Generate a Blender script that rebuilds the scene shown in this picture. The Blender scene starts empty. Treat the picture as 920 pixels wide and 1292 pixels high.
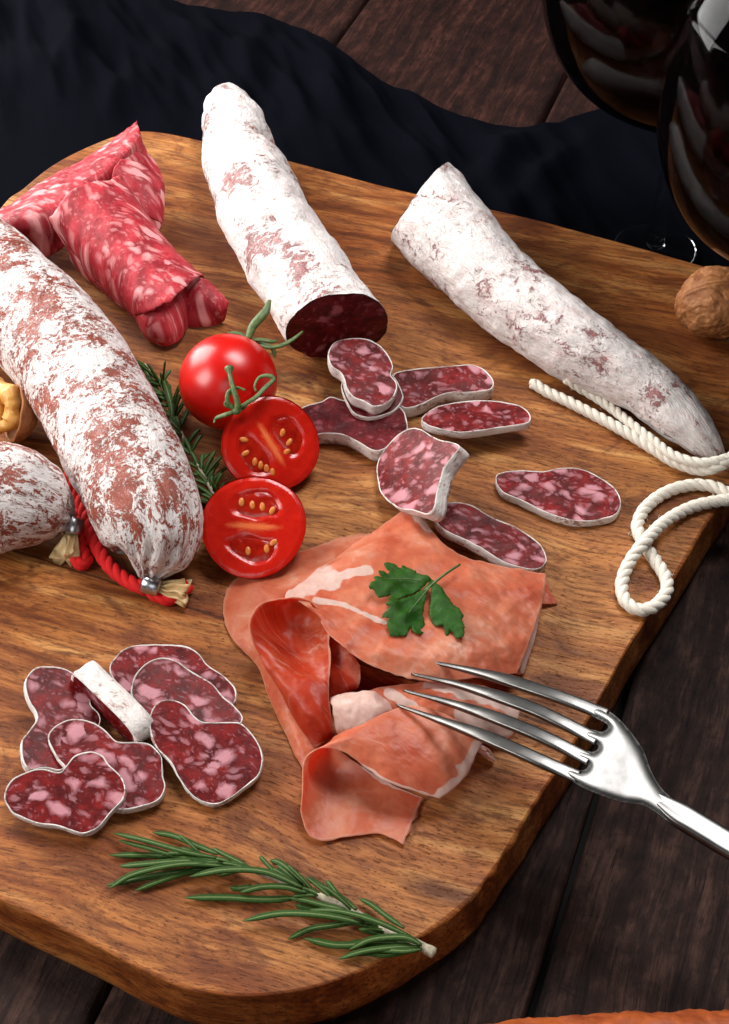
import bpy, bmesh, math, random
from mathutils import Vector, Matrix, noise, geometry
random.seed(7)
R = math.radians
S = 0.01                       # everything below is modelled in centimetres
scn = bpy.context.scene
C = scn.collection
T = 2.5                        # height of the top face of the board above the table
# ------------------------------------------------------------------ camera
ELEV, DIST, F = R(47), 65.0, 1900.0
cam = bpy.data.cameras.new('camera'); camo = bpy.data.objects.new('camera', cam); C.objects.link(camo)
cam.sensor_fit = 'VERTICAL'; cam.sensor_height = 36; cam.lens = 36 * F / 1292
cam.clip_start = 0.01; cam.clip_end = 50
CAM = Vector((0, -DIST * math.cos(ELEV), T + DIST * math.sin(ELEV)))
camo.location = CAM * S; camo.rotation_euler = (R(90) - ELEV, 0, 0)
scn.camera = camo
CU = Vector((0, math.sin(ELEV), math.cos(ELEV))); CF = Vector((0, math.cos(ELEV), -math.sin(ELEV)))

def ray(px, py): return Vector((1, 0, 0)) * ((px - 460) / F) + CU * (-(py - 646) / F) + CF
def P(px, py, z=T):            # photo pixel -> point of the real place at height z (cm)
    r = ray(px, py); return CAM + r * ((z - CAM.z) / r.z)
def PP(px, py, p0, n):
    r = ray(px, py); return CAM + r * ((p0 - CAM).dot(n) / r.dot(n))
def ppc(p): return F / (p - CAM).dot(CF)      # pixels per centimetre at p
def zoom(ox, oy, s): return lambda x, y: (ox + x / s, oy + y / s)

# ------------------------------------------------------------------ splines
def cr(pts, n, closed=False):
    pts = [Vector(p) for p in pts]; m = len(pts); out = []
    segs = m if closed else m - 1
    for k in range(n):
        t = k / n * segs if closed else k / (n - 1) * segs
        i = min(int(t), segs - 1); f = t - i
        g = (lambda j: pts[j % m]) if closed else (lambda j: pts[min(max(j, 0), m - 1)])
        a, b, c, d = g(i - 1), g(i), g(i + 1), g(i + 2)
        if not closed:
            if i == 0: a = b * 2 - c
            if i == segs - 1: d = c * 2 - b
        out.append(0.5 * ((2 * b) + (c - a) * f + (2 * a - 5 * b + 4 * c - d) * f * f + (3 * b - a - 3 * c + d) * f ** 3))
    return out
def resample(pts, step, closed=False, n=None):
    q = list(pts) + ([pts[0]] if closed else [])
    L = [0]
    for a, b in zip(q, q[1:]): L.append(L[-1] + (b - a).length)
    n = n or max(4, int(L[-1] / step))
    out = []; j = 0
    for k in range(n):
        s = L[-1] * k / (n if closed else n - 1)
        while j < len(L) - 2 and L[j + 1] < s: j += 1
        f = (s - L[j]) / max(1e-9, L[j + 1] - L[j]); out.append(q[j].lerp(q[j + 1], min(1, f)))
    return out
def sm(a, b, x):
    t = min(1, max(0, (x - a) / (b - a))); return t * t * (3 - 2 * t)
def nz(x, y=0, z=0): return noise.noise(Vector((x, y, z)))
def fbm(v, o=4):
    s = 0; a = 1
    for i in range(o): s += a * noise.noise(v); v = v * 2.03 + Vector((7.1, 3.3, 1.7)); a *= .5
    return s

# ------------------------------------------------------------------ mesh builder
class MB:
    def __init__(s): s.v = []; s.f = []; s.uv = []; s.at = {}; s.mi = []
    def add(s, v, uv=None, **at):
        s.v.append(Vector(v)); s.uv.append(uv if uv else (v[0], v[1]))
        for k, x in at.items(): s.at.setdefault(k, {})[len(s.v) - 1] = x
        return len(s.v) - 1
    def face(s, *i): s.f.append(i)
    def build(s, name, mat, parent=None, o=None, smooth=True):
        par_o = Vector(parent['_o']) if parent else None
        o = par_o if parent else (Vector(o) if o is not None else Vector((0, 0, 0)))
        me = bpy.data.meshes.new(name)
        me.from_pydata([(p - o) * S for p in s.v], [], s.f)
        uvl = me.uv_layers.new(name='UVMap')
        for l in me.loops: uvl.data[l.index].uv = s.uv[l.vertex_index]
        for k, d in s.at.items():
            a = me.attributes.new(k, 'FLOAT', 'POINT')
            a.data.foreach_set('value', [float(d.get(i, 0)) for i in range(len(s.v))])
        bm = bmesh.new(); bm.from_mesh(me); bmesh.ops.recalc_face_normals(bm, faces=bm.faces); bm.to_mesh(me); bm.free()
        me.materials.append(mat)
        if smooth: me.polygons.foreach_set('use_smooth', [True] * len(me.polygons))
        ob = bpy.data.objects.new(name, me); C.objects.link(ob)
        if parent: ob.parent = parent
        else: ob.location = o * S
        return ob
def tag(o, label, cat, group=None):
    o['label'] = label; o['category'] = cat
    if group: o['group'] = group
    return o
def thing(name, label, cat, o, group=None):
    e = bpy.data.objects.new(name, None); C.objects.link(e); e.empty_display_size = .01
    e.location = Vector(o) * S; e['_o'] = tuple(Vector(o)); return tag(e, label, cat, group)
def struct(o): o['kind'] = 'structure'; return o

# ------------------------------------------------------------------ geometry
def frames(pts):
    n = len(pts); ts = []
    for i in range(n):
        t = pts[min(i + 1, n - 1)] - pts[max(i - 1, 0)]; ts.append(t.normalized())
    up = Vector((0, 0, 1)) if abs(ts[0].z) < .9 else Vector((1, 0, 0))
    a = (up - ts[0] * up.dot(ts[0])).normalized(); out = []
    for t in ts:
        a = (a - t * a.dot(t)).normalized(); out.append((t, a, t.cross(a)))
    return out
def tube(mb, pts, rad, seg=12, caps=True, flat=1.0, disp=None, upref=None, twist=0):
    fr = frames(pts); rows = []; L = 0
    for i, p in enumerate(pts):
        if i: L += (p - pts[i - 1]).length
        t, a, b = fr[i]
        if upref is not None:
            a = (upref - t * upref.dot(t)).normalized(); b = t.cross(a)
        r = rad(i / (len(pts) - 1)) if callable(rad) else rad
        row = []
        for j in range(seg):
            an = 2 * math.pi * j / seg + twist * L
            off = a * math.cos(an) * flat + b * math.sin(an); d = disp(L, an, p + off * r) if disp else 0
            row.append(mb.add(p + off * (r + d), (L, an * max(r, .2))))
        rows.append(row)
    for i in range(len(rows) - 1):
        for j in range(seg):
            k = (j + 1) % seg; mb.face(rows[i][j], rows[i][k], rows[i + 1][k], rows[i + 1][j])
    if caps:
        for row, p, sg in ((rows[0], pts[0], -1), (rows[-1], pts[-1], 1)):
            r = rad(0 if sg < 0 else 1) if callable(rad) else rad
            c = mb.add(p + fr[0 if sg < 0 else -1][0] * sg * r * .35, (0, 0))
            for j in range(seg): mb.face(row[j], row[(j + 1) % seg], c)
    return rows
def rope(mb, pts, r, strands=3, pitch=1.3, step=.09, seg=8):
    pts = resample(cr(pts, len(pts) * 16), step); fr = frames(pts)
    for s in range(strands):
        q = []
        for i, p in enumerate(pts):
            a = 2 * math.pi * (s / strands + i * step / pitch); t, u, v = fr[i]
            q.append(p + (u * math.cos(a) + v * math.sin(a)) * r * .48 * (1 + .1 * nz(i * .2, s)))
        tube(mb, q, r * .63, seg)
    return pts, fr
def fuzz(mb, pts, fr, r, n, ln=.25, th=.006):
    for k in range(n):
        i = random.randrange(len(pts)); t, u, v = fr[i]; a = random.uniform(0, 6.28)
        d = u * math.cos(a) + v * math.sin(a); e = (d + t * random.uniform(-1, 1) + Vector((random.gauss(0, .4), random.gauss(0, .4), random.gauss(0, .4))))
        p0 = pts[i] + d * r * .8; l = random.uniform(.3, 1) * ln
        tube(mb, cr([p0, p0 + e * l * .5, p0 + e * l * .6 + t * l * .5], 6), th, 4)
def lathe(mb, prof, c, seg=72):
    rows = []
    for r, z in prof: rows.append([mb.add(c + Vector((max(r, .002) * math.cos(2 * math.pi * j / seg), max(r, .002) * math.sin(2 * math.pi * j / seg), z))) for j in range(seg)])
    for i in range(len(rows) - 1):
        for j in range(seg):
            k = (j + 1) % seg; mb.face(rows[i][j], rows[i][k], rows[i + 1][k], rows[i + 1][j])
def blob(mb, c, rx, ry, rz, nu=48, nv=24, disp=None, rot=None):
    rows = []; rot = rot or Matrix.Identity(3)
    for i in range(nv + 1):
        th = math.pi * i / nv; row = []
        for j in range(nu):
            ph = 2 * math.pi * j / nu; d = Vector((math.sin(th) * math.cos(ph), math.sin(th) * math.sin(ph), math.cos(th)))
            k = 1 + (disp(d) if disp else 0)
            row.append(mb.add(c + rot @ Vector((d.x * rx * k, d.y * ry * k, d.z * rz * k)), (ph * rx, th * rz)))
            if i in (0, nv): break
        rows.append(row)
    for i in range(nv):
        a, b = rows[i], rows[i + 1]
        for j in range(nu):
            k = (j + 1) % nu
            if len(a) == 1: mb.face(a[0], b[j], b[k])
            elif len(b) == 1: mb.face(a[j], b[0], a[k])
            else: mb.face(a[j], b[j], b[k], a[k])
def fillpoly(poly2, sp):       # dense triangulation of a 2-D outline; returns verts, tris
    n = len(poly2); xs = [p[0] for p in poly2]; ys = [p[1] for p in poly2]
    def inside(x, y):
        c = False; dmin = 1e9
        for i in range(n):
            x1, y1 = poly2[i][0], poly2[i][1]; x2, y2 = poly2[i - 1][0], poly2[i - 1][1]
            if (y1 > y) != (y2 > y) and x < (x2 - x1) * (y - y1) / (y2 - y1) + x1: c = not c
            dmin = min(dmin, (x1 - x) ** 2 + (y1 - y) ** 2)
        return c and dmin > (sp * .55) ** 2
    pts = [Vector((p[0], p[1])) for p in poly2]; y = min(ys); k = 0
    while y < max(ys):
        x = min(xs) + (sp / 2 if k % 2 else 0)
        while x < max(xs):
            if inside(x, y): pts.append(Vector((x, y)))
            x += sp
        y += sp * .87; k += 1
    r = geometry.delaunay_2d_cdt(pts, [], [list(range(n))], 1, 1e-5)
    return r[0], r[2], r[3]
def loft(mb, rows, nu, nv, th=.07, amp=.03, fs=1.0, zc=None, fat=(), edge=.04, seed=0, thick_edge=1):
    # rows: list of rows of (px,py,height above board); a real sheet with thickness, given crinkles and torn edges
    conv = zc or (lambda x, y: (x, y))
    R3 = []
    for row in rows:
        R3.append(cr([P(*conv(p[0], p[1]), T + p[2]) for p in row], nu))
    RF = [cr([Vector((p[0], p[1], 0)) for p in row], nu) for row in rows]
    cols = [cr([R3[i][j] for i in range(len(rows))], nv) for j in range(nu)]
    colf = [cr([RF[i][j] for i in range(len(rows))], nv) for j in range(nu)]
    G = [[cols[j][i].copy() for j in range(nu)] for i in range(nv)]
    FF = [[colf[j][i] for j in range(nu)] for i in range(nv)]
    def nrm(i, j):
        a = G[min(i + 1, nv - 1)][j] - G[max(i - 1, 0)][j]; b = G[i][min(j + 1, nu - 1)] - G[i][max(j - 1, 0)]
        n = b.cross(a); return n.normalized() if n.length > 1e-9 else Vector((0, 0, 1))
    NN = [[nrm(i, j) for j in range(nu)] for i in range(nv)]
    top = []; bot = []
    for i in range(nv):
        rt = []; rb = []
        for j in range(nu):
            p = G[i][j]; n = NN[i][j]; fx, fy = FF[i][j].x, FF[i][j].y
            q = p * fs + Vector((seed, seed * 2, 0)); d = amp * fbm(q * .9, 4)
            e = min(i, j, nv - 1 - i, nu - 1 - j)
            dp = n * d
            if e == 0:
                ip = G[min(max(i, 1), nv - 2)][min(max(j, 1), nu - 2)]
                dp += (p - ip) * (nz(q.x * 3.1, q.y * 3.1, q.z * 3) * edge / .04)
            t = th * (.35 if e == 0 else (.8 if e == 1 else 1)) * (1 + .3 * nz(q.x, q.y, 5))
            f = 0
            for pl, w in fat:
                for a, b in zip(pl, pl[1:]):
                    ab = Vector((b[0] - a[0], b[1] - a[1])); ap = Vector((fx - a[0], fy - a[1]))
                    k = min(1, max(0, ap.dot(ab) / ab.length_squared)); dd = (ap - ab * k).length
                    f = max(f, 1 - sm(w * .45, w * 1.35, dd * (1 + .5 * nz(fx * .04, fy * .04, 3))))
            uv = (p.x + p.z * .3 + seed * 3.7, p.y - p.z * .5)
            rt.append(mb.add(p + dp + n * t / 2, uv, fat=f, rim=1 - sm(0, 2.2, e))); rb.append(mb.add(p + dp - n * t / 2, uv, fat=f, rim=1 - sm(0, 2.2, e)))
        top.append(rt); bot.append(rb)
    for i in range(nv - 1):
        for j in range(nu - 1):
            mb.face(top[i][j], top[i][j + 1], top[i + 1][j + 1], top[i + 1][j]); mb.face(bot[i][j], bot[i + 1][j], bot[i + 1][j + 1], bot[i][j + 1])
    for i in range(nv - 1):
        mb.face(top[i][0], top[i + 1][0], bot[i + 1][0], bot[i][0]); mb.face(top[i][-1], bot[i][-1], bot[i + 1][-1], top[i + 1][-1])
    for j in range(nu - 1):
        mb.face(top[0][j], bot[0][j], bot[0][j + 1], top[0][j + 1]); mb.face(top[-1][j], top[-1][j + 1], bot[-1][j + 1], bot[-1][j])

# ------------------------------------------------------------------ materials
def c(r, g, b):
    f = lambda x: (x / 255 / 12.92) if x / 255 <= .04045 else ((x / 255 + .055) / 1.055) ** 2.4
    return (f(r), f(g), f(b), 1)
class G:
    def __init__(s, name):
        s.m = bpy.data.materials.new(name); s.m.use_nodes = True; s.t = s.m.node_tree
        s.p = s.t.nodes['Principled BSDF']; s.out = s.t.nodes['Material Output']
    def n(s, t): return s.t.nodes.new(t)
    def l(s, a, b): s.t.links.new(a, b)
    def put(s, sock, v):
        if isinstance(v, bpy.types.NodeSocket): s.l(v, sock)
        elif v is not None: sock.default_value = (v, v, v, 1) if sock.type == 'RGBA' and isinstance(v, (int, float)) else v
    def set(s, **k):
        for a, v in k.items(): s.put(s.p.inputs[a.replace('_', ' ')], v)
        return s
    def uv(s, sc=(1, 1, 1), rot=0, warp=None):
        return s.map(s.n('ShaderNodeTexCoord').outputs['UV'], sc, rot)
    def obj(s, sc=(1, 1, 1), rot=0):      # centimetres
        return s.map(s.n('ShaderNodeTexCoord').outputs['Object'], tuple(100 * x for x in sc), rot)
    def map(s, v, sc=(1, 1, 1), rot=0, loc=(0, 0, 0)):
        if rot:
            r = s.n('ShaderNodeMapping'); s.l(v, r.inputs[0]); r.inputs['Rotation'].default_value = (0, 0, rot); v = r.outputs[0]
        m = s.n('ShaderNodeMapping'); s.l(v, m.inputs[0]); m.inputs['Scale'].default_value = sc; m.inputs['Location'].default_value = loc
        return m.outputs[0]
    def noise(s, v, sc, det=4, ro=.55, dist=0, col=False):
        n = s.n('ShaderNodeTexNoise'); s.l(v, n.inputs['Vector'])
        for k, x in (('Scale', sc), ('Detail', det), ('Roughness', ro), ('Distortion', dist)): n.inputs[k].default_value = x
        return n.outputs['Color' if col else 'Fac']
    def voro(s, v, sc, rnd=1, feat='F1', out='Distance'):
        n = s.n('ShaderNodeTexVoronoi'); n.feature = feat; s.l(v, n.inputs['Vector']); n.inputs['Scale'].default_value = sc
        n.inputs['Randomness'].default_value = rnd; return n.outputs[out] if out else n
    def warp(s, v, sc, amt, det=3):
        nn = s.noise(v, sc, det, col=True); sub = s.n('ShaderNodeVectorMath'); sub.operation = 'SUBTRACT'; s.l(nn, sub.inputs[0]); sub.inputs[1].default_value = (.5, .5, .5)
        sca = s.n('ShaderNodeVectorMath'); sca.operation = 'SCALE'; s.l(sub.outputs[0], sca.inputs[0]); sca.inputs['Scale'].default_value = amt
        ad = s.n('ShaderNodeVectorMath'); ad.operation = 'ADD'; s.l(v, ad.inputs[0]); s.l(sca.outputs[0], ad.inputs[1]); return ad.outputs[0]
    def ramp(s, f, st, interp='LINEAR'):
        r = s.n('ShaderNodeValToRGB'); s.put(r.inputs[0], f); r.color_ramp.interpolation = interp; e = r.color_ramp.elements
        while len(e) < len(st): e.new(.5)
        for i, (p, col) in enumerate(st):
            e[i].position = p; e[i].color = col if isinstance(col, tuple) else (col, col, col, 1)
        return r.outputs[0]
    def mix(s, f, a, b, mode='MIX'):
        m = s.n('ShaderNodeMix'); m.data_type = 'RGBA'; m.blend_type = mode; m.clamp_factor = True
        s.put(m.inputs[0], f); s.put(m.inputs[6], a); s.put(m.inputs[7], b); return m.outputs[2]
    def f(s, op, a, b=None, cl=False):
        m = s.n('ShaderNodeMath'); m.operation = op; m.use_clamp = cl; s.put(m.inputs[0], a)
        if b is not None: s.put(m.inputs[1], b)
        return m.outputs[0]
    def sep(s, v, i):
        x = s.n('ShaderNodeSeparateXYZ'); s.l(v, x.inputs[0]); return x.outputs[i]
    def attr(s, name):
        a = s.n('ShaderNodeAttribute'); a.attribute_name = name; return a.outputs['Fac']
    def rnd(s): return s.n('ShaderNodeObjectInfo').outputs['Random']
    def bump(s, h, st=.5, d=.0005, nrm=None):
        b = s.n('ShaderNodeBump'); s.put(b.inputs['Height'], h); b.inputs['Strength'].default_value = st; b.inputs['Distance'].default_value = d
        if nrm: s.l(nrm, b.inputs['Normal'])
        return b.outputs[0]

def m_board(side=False, cen=Vector((0, 0, 0))):
    g = G('board_wood_side' if side else 'board_wood')
    o = g.obj((1, 1, 1), R(18))
    o = g.warp(o, .09, 2.6, 2)
    st = g.map(o, (.10, 1.0, 1.0)); st = g.warp(st, .9, .25, 2)
    big = g.noise(g.map(o, (.5, 1, 1)), .17, 4, .6, .8)
    band = g.noise(st, .85, 5, .6, .3)
    fine = g.noise(g.map(o, (.16, 1.9, 1.9)), 3.4, 5, .7)
    pores = g.noise(g.map(o, (.9, 4.2, 4.2)), 3.3, 4, .7)
    col = g.ramp(band, [(.28, c(66, 28, 11)), (.42, c(122, 65, 27)), (.54, c(170, 105, 52)), (.69, c(208, 154, 92))])
    col = g.mix(g.ramp(g.noise(g.map(o, (.8, 1, 1)), .12, 3), [(.5, 0), (.64, .36)]), col, c(200, 142, 78)); col = g.mix(g.ramp(big, [(.38, .0), (.6, .75)]), col, g.mix(.55, col, c(126, 62, 26)), 'MIX')
    blot = g.noise(g.map(o, (.8, 1.4, 1.4)), .33, 5, .65, 1.2)
    col = g.mix(g.ramp(blot, [(.53, 0), (.63, .68)]), col, c(92, 44, 22))
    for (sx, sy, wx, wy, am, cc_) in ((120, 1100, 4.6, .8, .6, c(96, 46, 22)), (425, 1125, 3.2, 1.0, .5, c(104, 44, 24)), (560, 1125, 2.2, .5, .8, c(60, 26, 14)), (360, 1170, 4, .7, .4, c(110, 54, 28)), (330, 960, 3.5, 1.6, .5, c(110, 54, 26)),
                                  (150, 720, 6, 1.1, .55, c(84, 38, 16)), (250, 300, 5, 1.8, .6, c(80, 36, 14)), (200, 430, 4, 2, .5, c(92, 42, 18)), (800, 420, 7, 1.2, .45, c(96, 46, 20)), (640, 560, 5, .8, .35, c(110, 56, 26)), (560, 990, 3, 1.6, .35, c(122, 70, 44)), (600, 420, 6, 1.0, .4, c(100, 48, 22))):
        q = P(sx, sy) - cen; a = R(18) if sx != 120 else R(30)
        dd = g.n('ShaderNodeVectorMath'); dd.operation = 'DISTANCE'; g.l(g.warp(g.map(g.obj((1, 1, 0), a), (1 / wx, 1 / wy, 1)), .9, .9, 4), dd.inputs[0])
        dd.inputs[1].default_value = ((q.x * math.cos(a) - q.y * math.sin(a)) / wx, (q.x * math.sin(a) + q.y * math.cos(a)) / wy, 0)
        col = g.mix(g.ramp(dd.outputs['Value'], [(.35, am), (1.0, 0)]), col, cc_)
    # darker heartwood swirl and knot in the upper part, around the whole salami
    kv = g.obj(); k = g.n('ShaderNodeVectorMath'); k.operation = 'DISTANCE'; g.l(g.warp(g.map(kv, (.55, 1, 0), R(18)), .35, 2.2, 3), k.inputs[0])
    kp = P(455, 320) - cen; kx = (kp.x * math.cos(R(18)) - kp.y * math.sin(R(18))) * .55; ky = kp.x * math.sin(R(18)) + kp.y * math.cos(R(18))
    k.inputs[1].default_value = (kx, ky, 0)
    ring = g.f('SINE', g.f('MULTIPLY', k.outputs[1 if False else 'Value'], 5.5))
    kf = g.ramp(g.f('DIVIDE', k.outputs['Value'], 6.0), [(0.15, .85), (.9, 0)])
    col = g.mix(g.f('MULTIPLY', kf, .75), col, g.mix(g.ramp(ring, [(0, 0), (1, 1)]), c(150, 78, 34), c(84, 36, 14)))
    col = g.mix(g.ramp(fine, [(.36, .75), (.54, 0)]), col, c(80, 38, 16))
    col = g.mix(g.ramp(pores, [(.33, .8), (.42, 0)]), col, c(58, 27, 13))
    col = g.mix(g.ramp(fine, [(.6, 0), (.8, .35)]), col, c(222, 176, 118))
    sea = g.sep(g.warp(g.obj((1, 1, 1), R(22)), .5, .25), 1)
    sp = P(150, 738) - cen; sy = sp.x * math.sin(R(22)) + sp.y * math.cos(R(22))
    seam = g.ramp(g.f('ABSOLUTE', g.f('SUBTRACT', sea, sy)), [(.02, 1), (.12, 0)])
    col = g.mix(g.f('MULTIPLY', seam, .8), col, c(50, 22, 10))
    if side: col = g.mix(1, col, c(240, 222, 208), 'MULTIPLY')
    g.set(Base_Color=col, Roughness=g.ramp(fine, [(.3, .62), (.7, .42)]), Normal=g.bump(g.f('ADD', g.f('MULTIPLY', g.ramp(pores, [(.33, 0), (.43, 1)]), 1), g.f('MULTIPLY', fine, .8)), .5, .0005))
    g.p.inputs['Specular IOR Level'].default_value = .2
    return g.m
def m_table(dir_ang):
    g = G('table_wood'); o = g.obj((1, 1, 1), -dir_ang)
    o = g.warp(o, .12, 1.0, 2)
    st = g.map(o, (.07, 1.0, 1.0)); band = g.noise(st, 1.5, 6, .65, .3); fine = g.noise(g.map(o, (.12, 2, 2)), 4, 6, .75)
    saw = g.noise(g.map(g.warp(o, .25, 2.0, 3), (1.6, .5, 1)), 1.5, 5, .65, .8); big = g.noise(o, .14, 3, .5); rough = g.noise(g.map(o, (.6, 1, 1)), 1.1, 8, .72)
    col = g.ramp(g.f('ADD', g.f('MULTIPLY', band, .5), g.f('MULTIPLY', rough, .5)), [(.36, c(16, 10, 9)), (.5, c(42, 28, 24)), (.62, c(72, 50, 43)), (.78, c(108, 82, 72))])
    y = g.sep(g.n('ShaderNodeTexCoord').outputs['Object'], 1)
    col = g.mix(g.ramp(y, [(.0, 0), (.12, .55)]), col, g.mix(.9, col, c(225, 120, 95), 'MULTIPLY'))
    kn = g.voro(g.warp(g.map(o, (.45, 1, 1)), .5, 1.2), .16)
    rg = g.f('SINE', g.f('MULTIPLY', kn, 34.0)); km = g.ramp(kn, [(.08, .7), (.26, 0)])
    col = g.mix(g.f('MULTIPLY', km, g.ramp(rg, [(.2, 0), (1, 1)])), col, c(25, 14, 11))
    col = g.mix(g.ramp(saw, [(.3, .55), (.42, 0)]), col, c(22, 15, 14))
    col = g.mix(g.ramp(fine, [(.36, .8), (.5, 0)]), col, c(15, 9, 8))
    h = g.f('ADD', g.f('MULTIPLY', band, .5), g.f('ADD', g.f('MULTIPLY', fine, .6), g.f('MULTIPLY', saw, .4)))
    g.set(Base_Color=col, Roughness=.66, Normal=g.bump(h, .8, .0012)); g.p.inputs['Specular IOR Level'].default_value = .1
    return g.m
def m_cloth():
    g = G('navy_cloth'); u = g.obj((1, 1, 1), R(30))
    w = g.f('MULTIPLY', g.f('SINE', g.f('MULTIPLY', g.sep(u, 0), 75)), g.f('SINE', g.f('MULTIPLY', g.sep(u, 1), 75)))
    n = g.noise(u, 7, 4, .7)
    g.set(Base_Color=g.mix(n, c(4, 5, 9), c(9, 10, 17)), Roughness=.95, Normal=g.bump(g.f('ADD', w, g.f('MULTIPLY', n, 1.0)), .5, .0002))
    g.p.inputs['Specular IOR Level'].default_value = .02
    return g.m
def m_casing(name, thr, skin, skin2, sc=.8, feather=1.0, crisp=False, white=None):
    g = G(name); u = g.uv(); uw = g.warp(u, 1.2, .9 * feather, 5)
    a = g.noise(g.map(uw, (.8, 1.1, 1)), sc, 3, .5); b = g.noise(g.map(g.warp(u, 1.6, 1.0 * feather, 5), (1.7, 1, 1)), 3.4 if crisp else 2.6, 6, .74, .5); d = g.noise(u, 9, 4, .7)
    lo = g.f('ADD', g.f('MULTIPLY', a, .36 if crisp else .42), g.f('ADD', g.f('MULTIPLY', b, .78 if crisp else .7), g.f('MULTIPLY', d, .08)))
    lo = g.f('ADD', lo, g.f('MULTIPLY', g.f('SUBTRACT', g.noise(u, .35, 2), .5), .28 if crisp else .4))
    mask = g.ramp(g.f('SUBTRACT', lo, thr - .5), [(.488, 0), (.494, .95), (.505, 1)] if crisp else [(.46, 0), (.485, .75), (.54, 1)])
    sk = g.mix(g.noise(uw, 1.1, 4, .6), skin, skin2)
    cr_ = g.noise(g.map(g.warp(u, 1.0, .6), (1, 3.0, 1)), 3.5, 4, .75)
    wh = g.mix(g.ramp(cr_, [(.36, .6), (.44, 0)]), c(222, 213, 209), c(140, 100, 98))
    if not crisp:
        wh = g.mix(g.ramp(g.noise(uw, 1.1, 5, .65), [(.48, 0), (.68, .5)]), wh, c(196, 154, 150))
        wh = g.mix(g.ramp(g.noise(g.map(g.warp(u, 2, .8, 4), (1, 2, 1)), 3.2, 5, .7), [(.31, .85), (.36, 0)]), wh, c(84, 40, 44))
    else: wh = g.mix(g.ramp(g.noise(g.map(g.warp(u, 2, 1.2, 4), (1, 3.5, 1)), 3.0, 4, .7), [(.38, .8), (.43, 0)]), wh, c(150, 84, 72))
    wh = g.mix(g.ramp(g.noise(u, .7, 3), [(.4, 0), (.7, .7)]), wh, c(216, 208, 205))
    if white: wh = g.mix(.42, wh, white)
    col = g.mix(mask, sk, wh)
    g.set(Base_Color=col, Roughness=g.ramp(mask, [(0, .36), (.8, .85)]), Normal=g.bump(g.f('ADD', g.f('MULTIPLY', mask, .6), g.f('ADD', g.f('MULTIPLY', cr_, .45), g.f('MULTIPLY', d, .3))), .75, .0010, g.bump(g.noise(g.map(g.warp(u, .8, 1.0), (.5, 1.6, 1)), 1.3, 4, .6), .7, .003)))
    g.set(Subsurface_Weight=.12, Subsurface_Scale=.003); g.p.inputs['Subsurface Radius'].default_value = (1, .4, .3)
    g.p.inputs['Specular IOR Level'].default_value = .35
    return g.m
def m_meat(name, lean, lean2, fat, sc=1.08, stretch=1.7, amt=0, bright=1.0, rough=.3):
    g = G(name); u0 = g.uv(); rot = g.warp(u0, .5, 1.2, 2)
    u = g.map(g.warp(rot, 1.7, .55, 4), (1, stretch, 1), R(25))
    def blobs(sc, thr, soft):
        v = g.voro(u, sc, 1, 'F1', None); r = g.sep(v.outputs['Color'], 0)
        x = g.f('SUBTRACT', g.f('MULTIPLY', r, thr), v.outputs['Distance'])
        return g.ramp(x, [(0, 0), (soft, 1)])
    b1 = blobs(sc, .66 + amt, .26); b2 = blobs(sc * 1.9, .62 + amt, .3); b3 = blobs(sc * 4.2, .55 + amt, .3)
    n = g.noise(g.warp(u0, 2, .5), 3.5, 6, .7); n2 = g.noise(u0, 1.1, 3)
    col = g.mix(g.ramp(n, [(.35, 0), (.7, 1)]), lean, lean2)
    col = g.mix(g.ramp(n2, [(.38, .7), (.62, 0)]), col, tuple(x * .4 for x in lean[:3]) + (1,))
    col = g.mix(g.f('MULTIPLY', b3, .3), col, fat); col = g.mix(g.f('MULTIPLY', b2, .42), col, fat)
    col = g.mix(g.f('MULTIPLY', b1, .82), col, g.mix(n, fat, tuple(min(1, x * 1.12) for x in fat[:3]) + (1,)))
    g.set(Base_Color=col, Roughness=g.mix(n, rough, rough + .22), Normal=g.bump(g.f('ADD', g.f('MULTIPLY', n, .8), g.f('MULTIPLY', b1, .4)), .5, .0006))
    g.p.inputs['Specular IOR Level'].default_value = .16
    g.set(Subsurface_Weight=.15, Subsurface_Scale=.002); g.p.inputs['Subsurface Radius'].default_value = (1, .3, .2)
    return g.m
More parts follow.
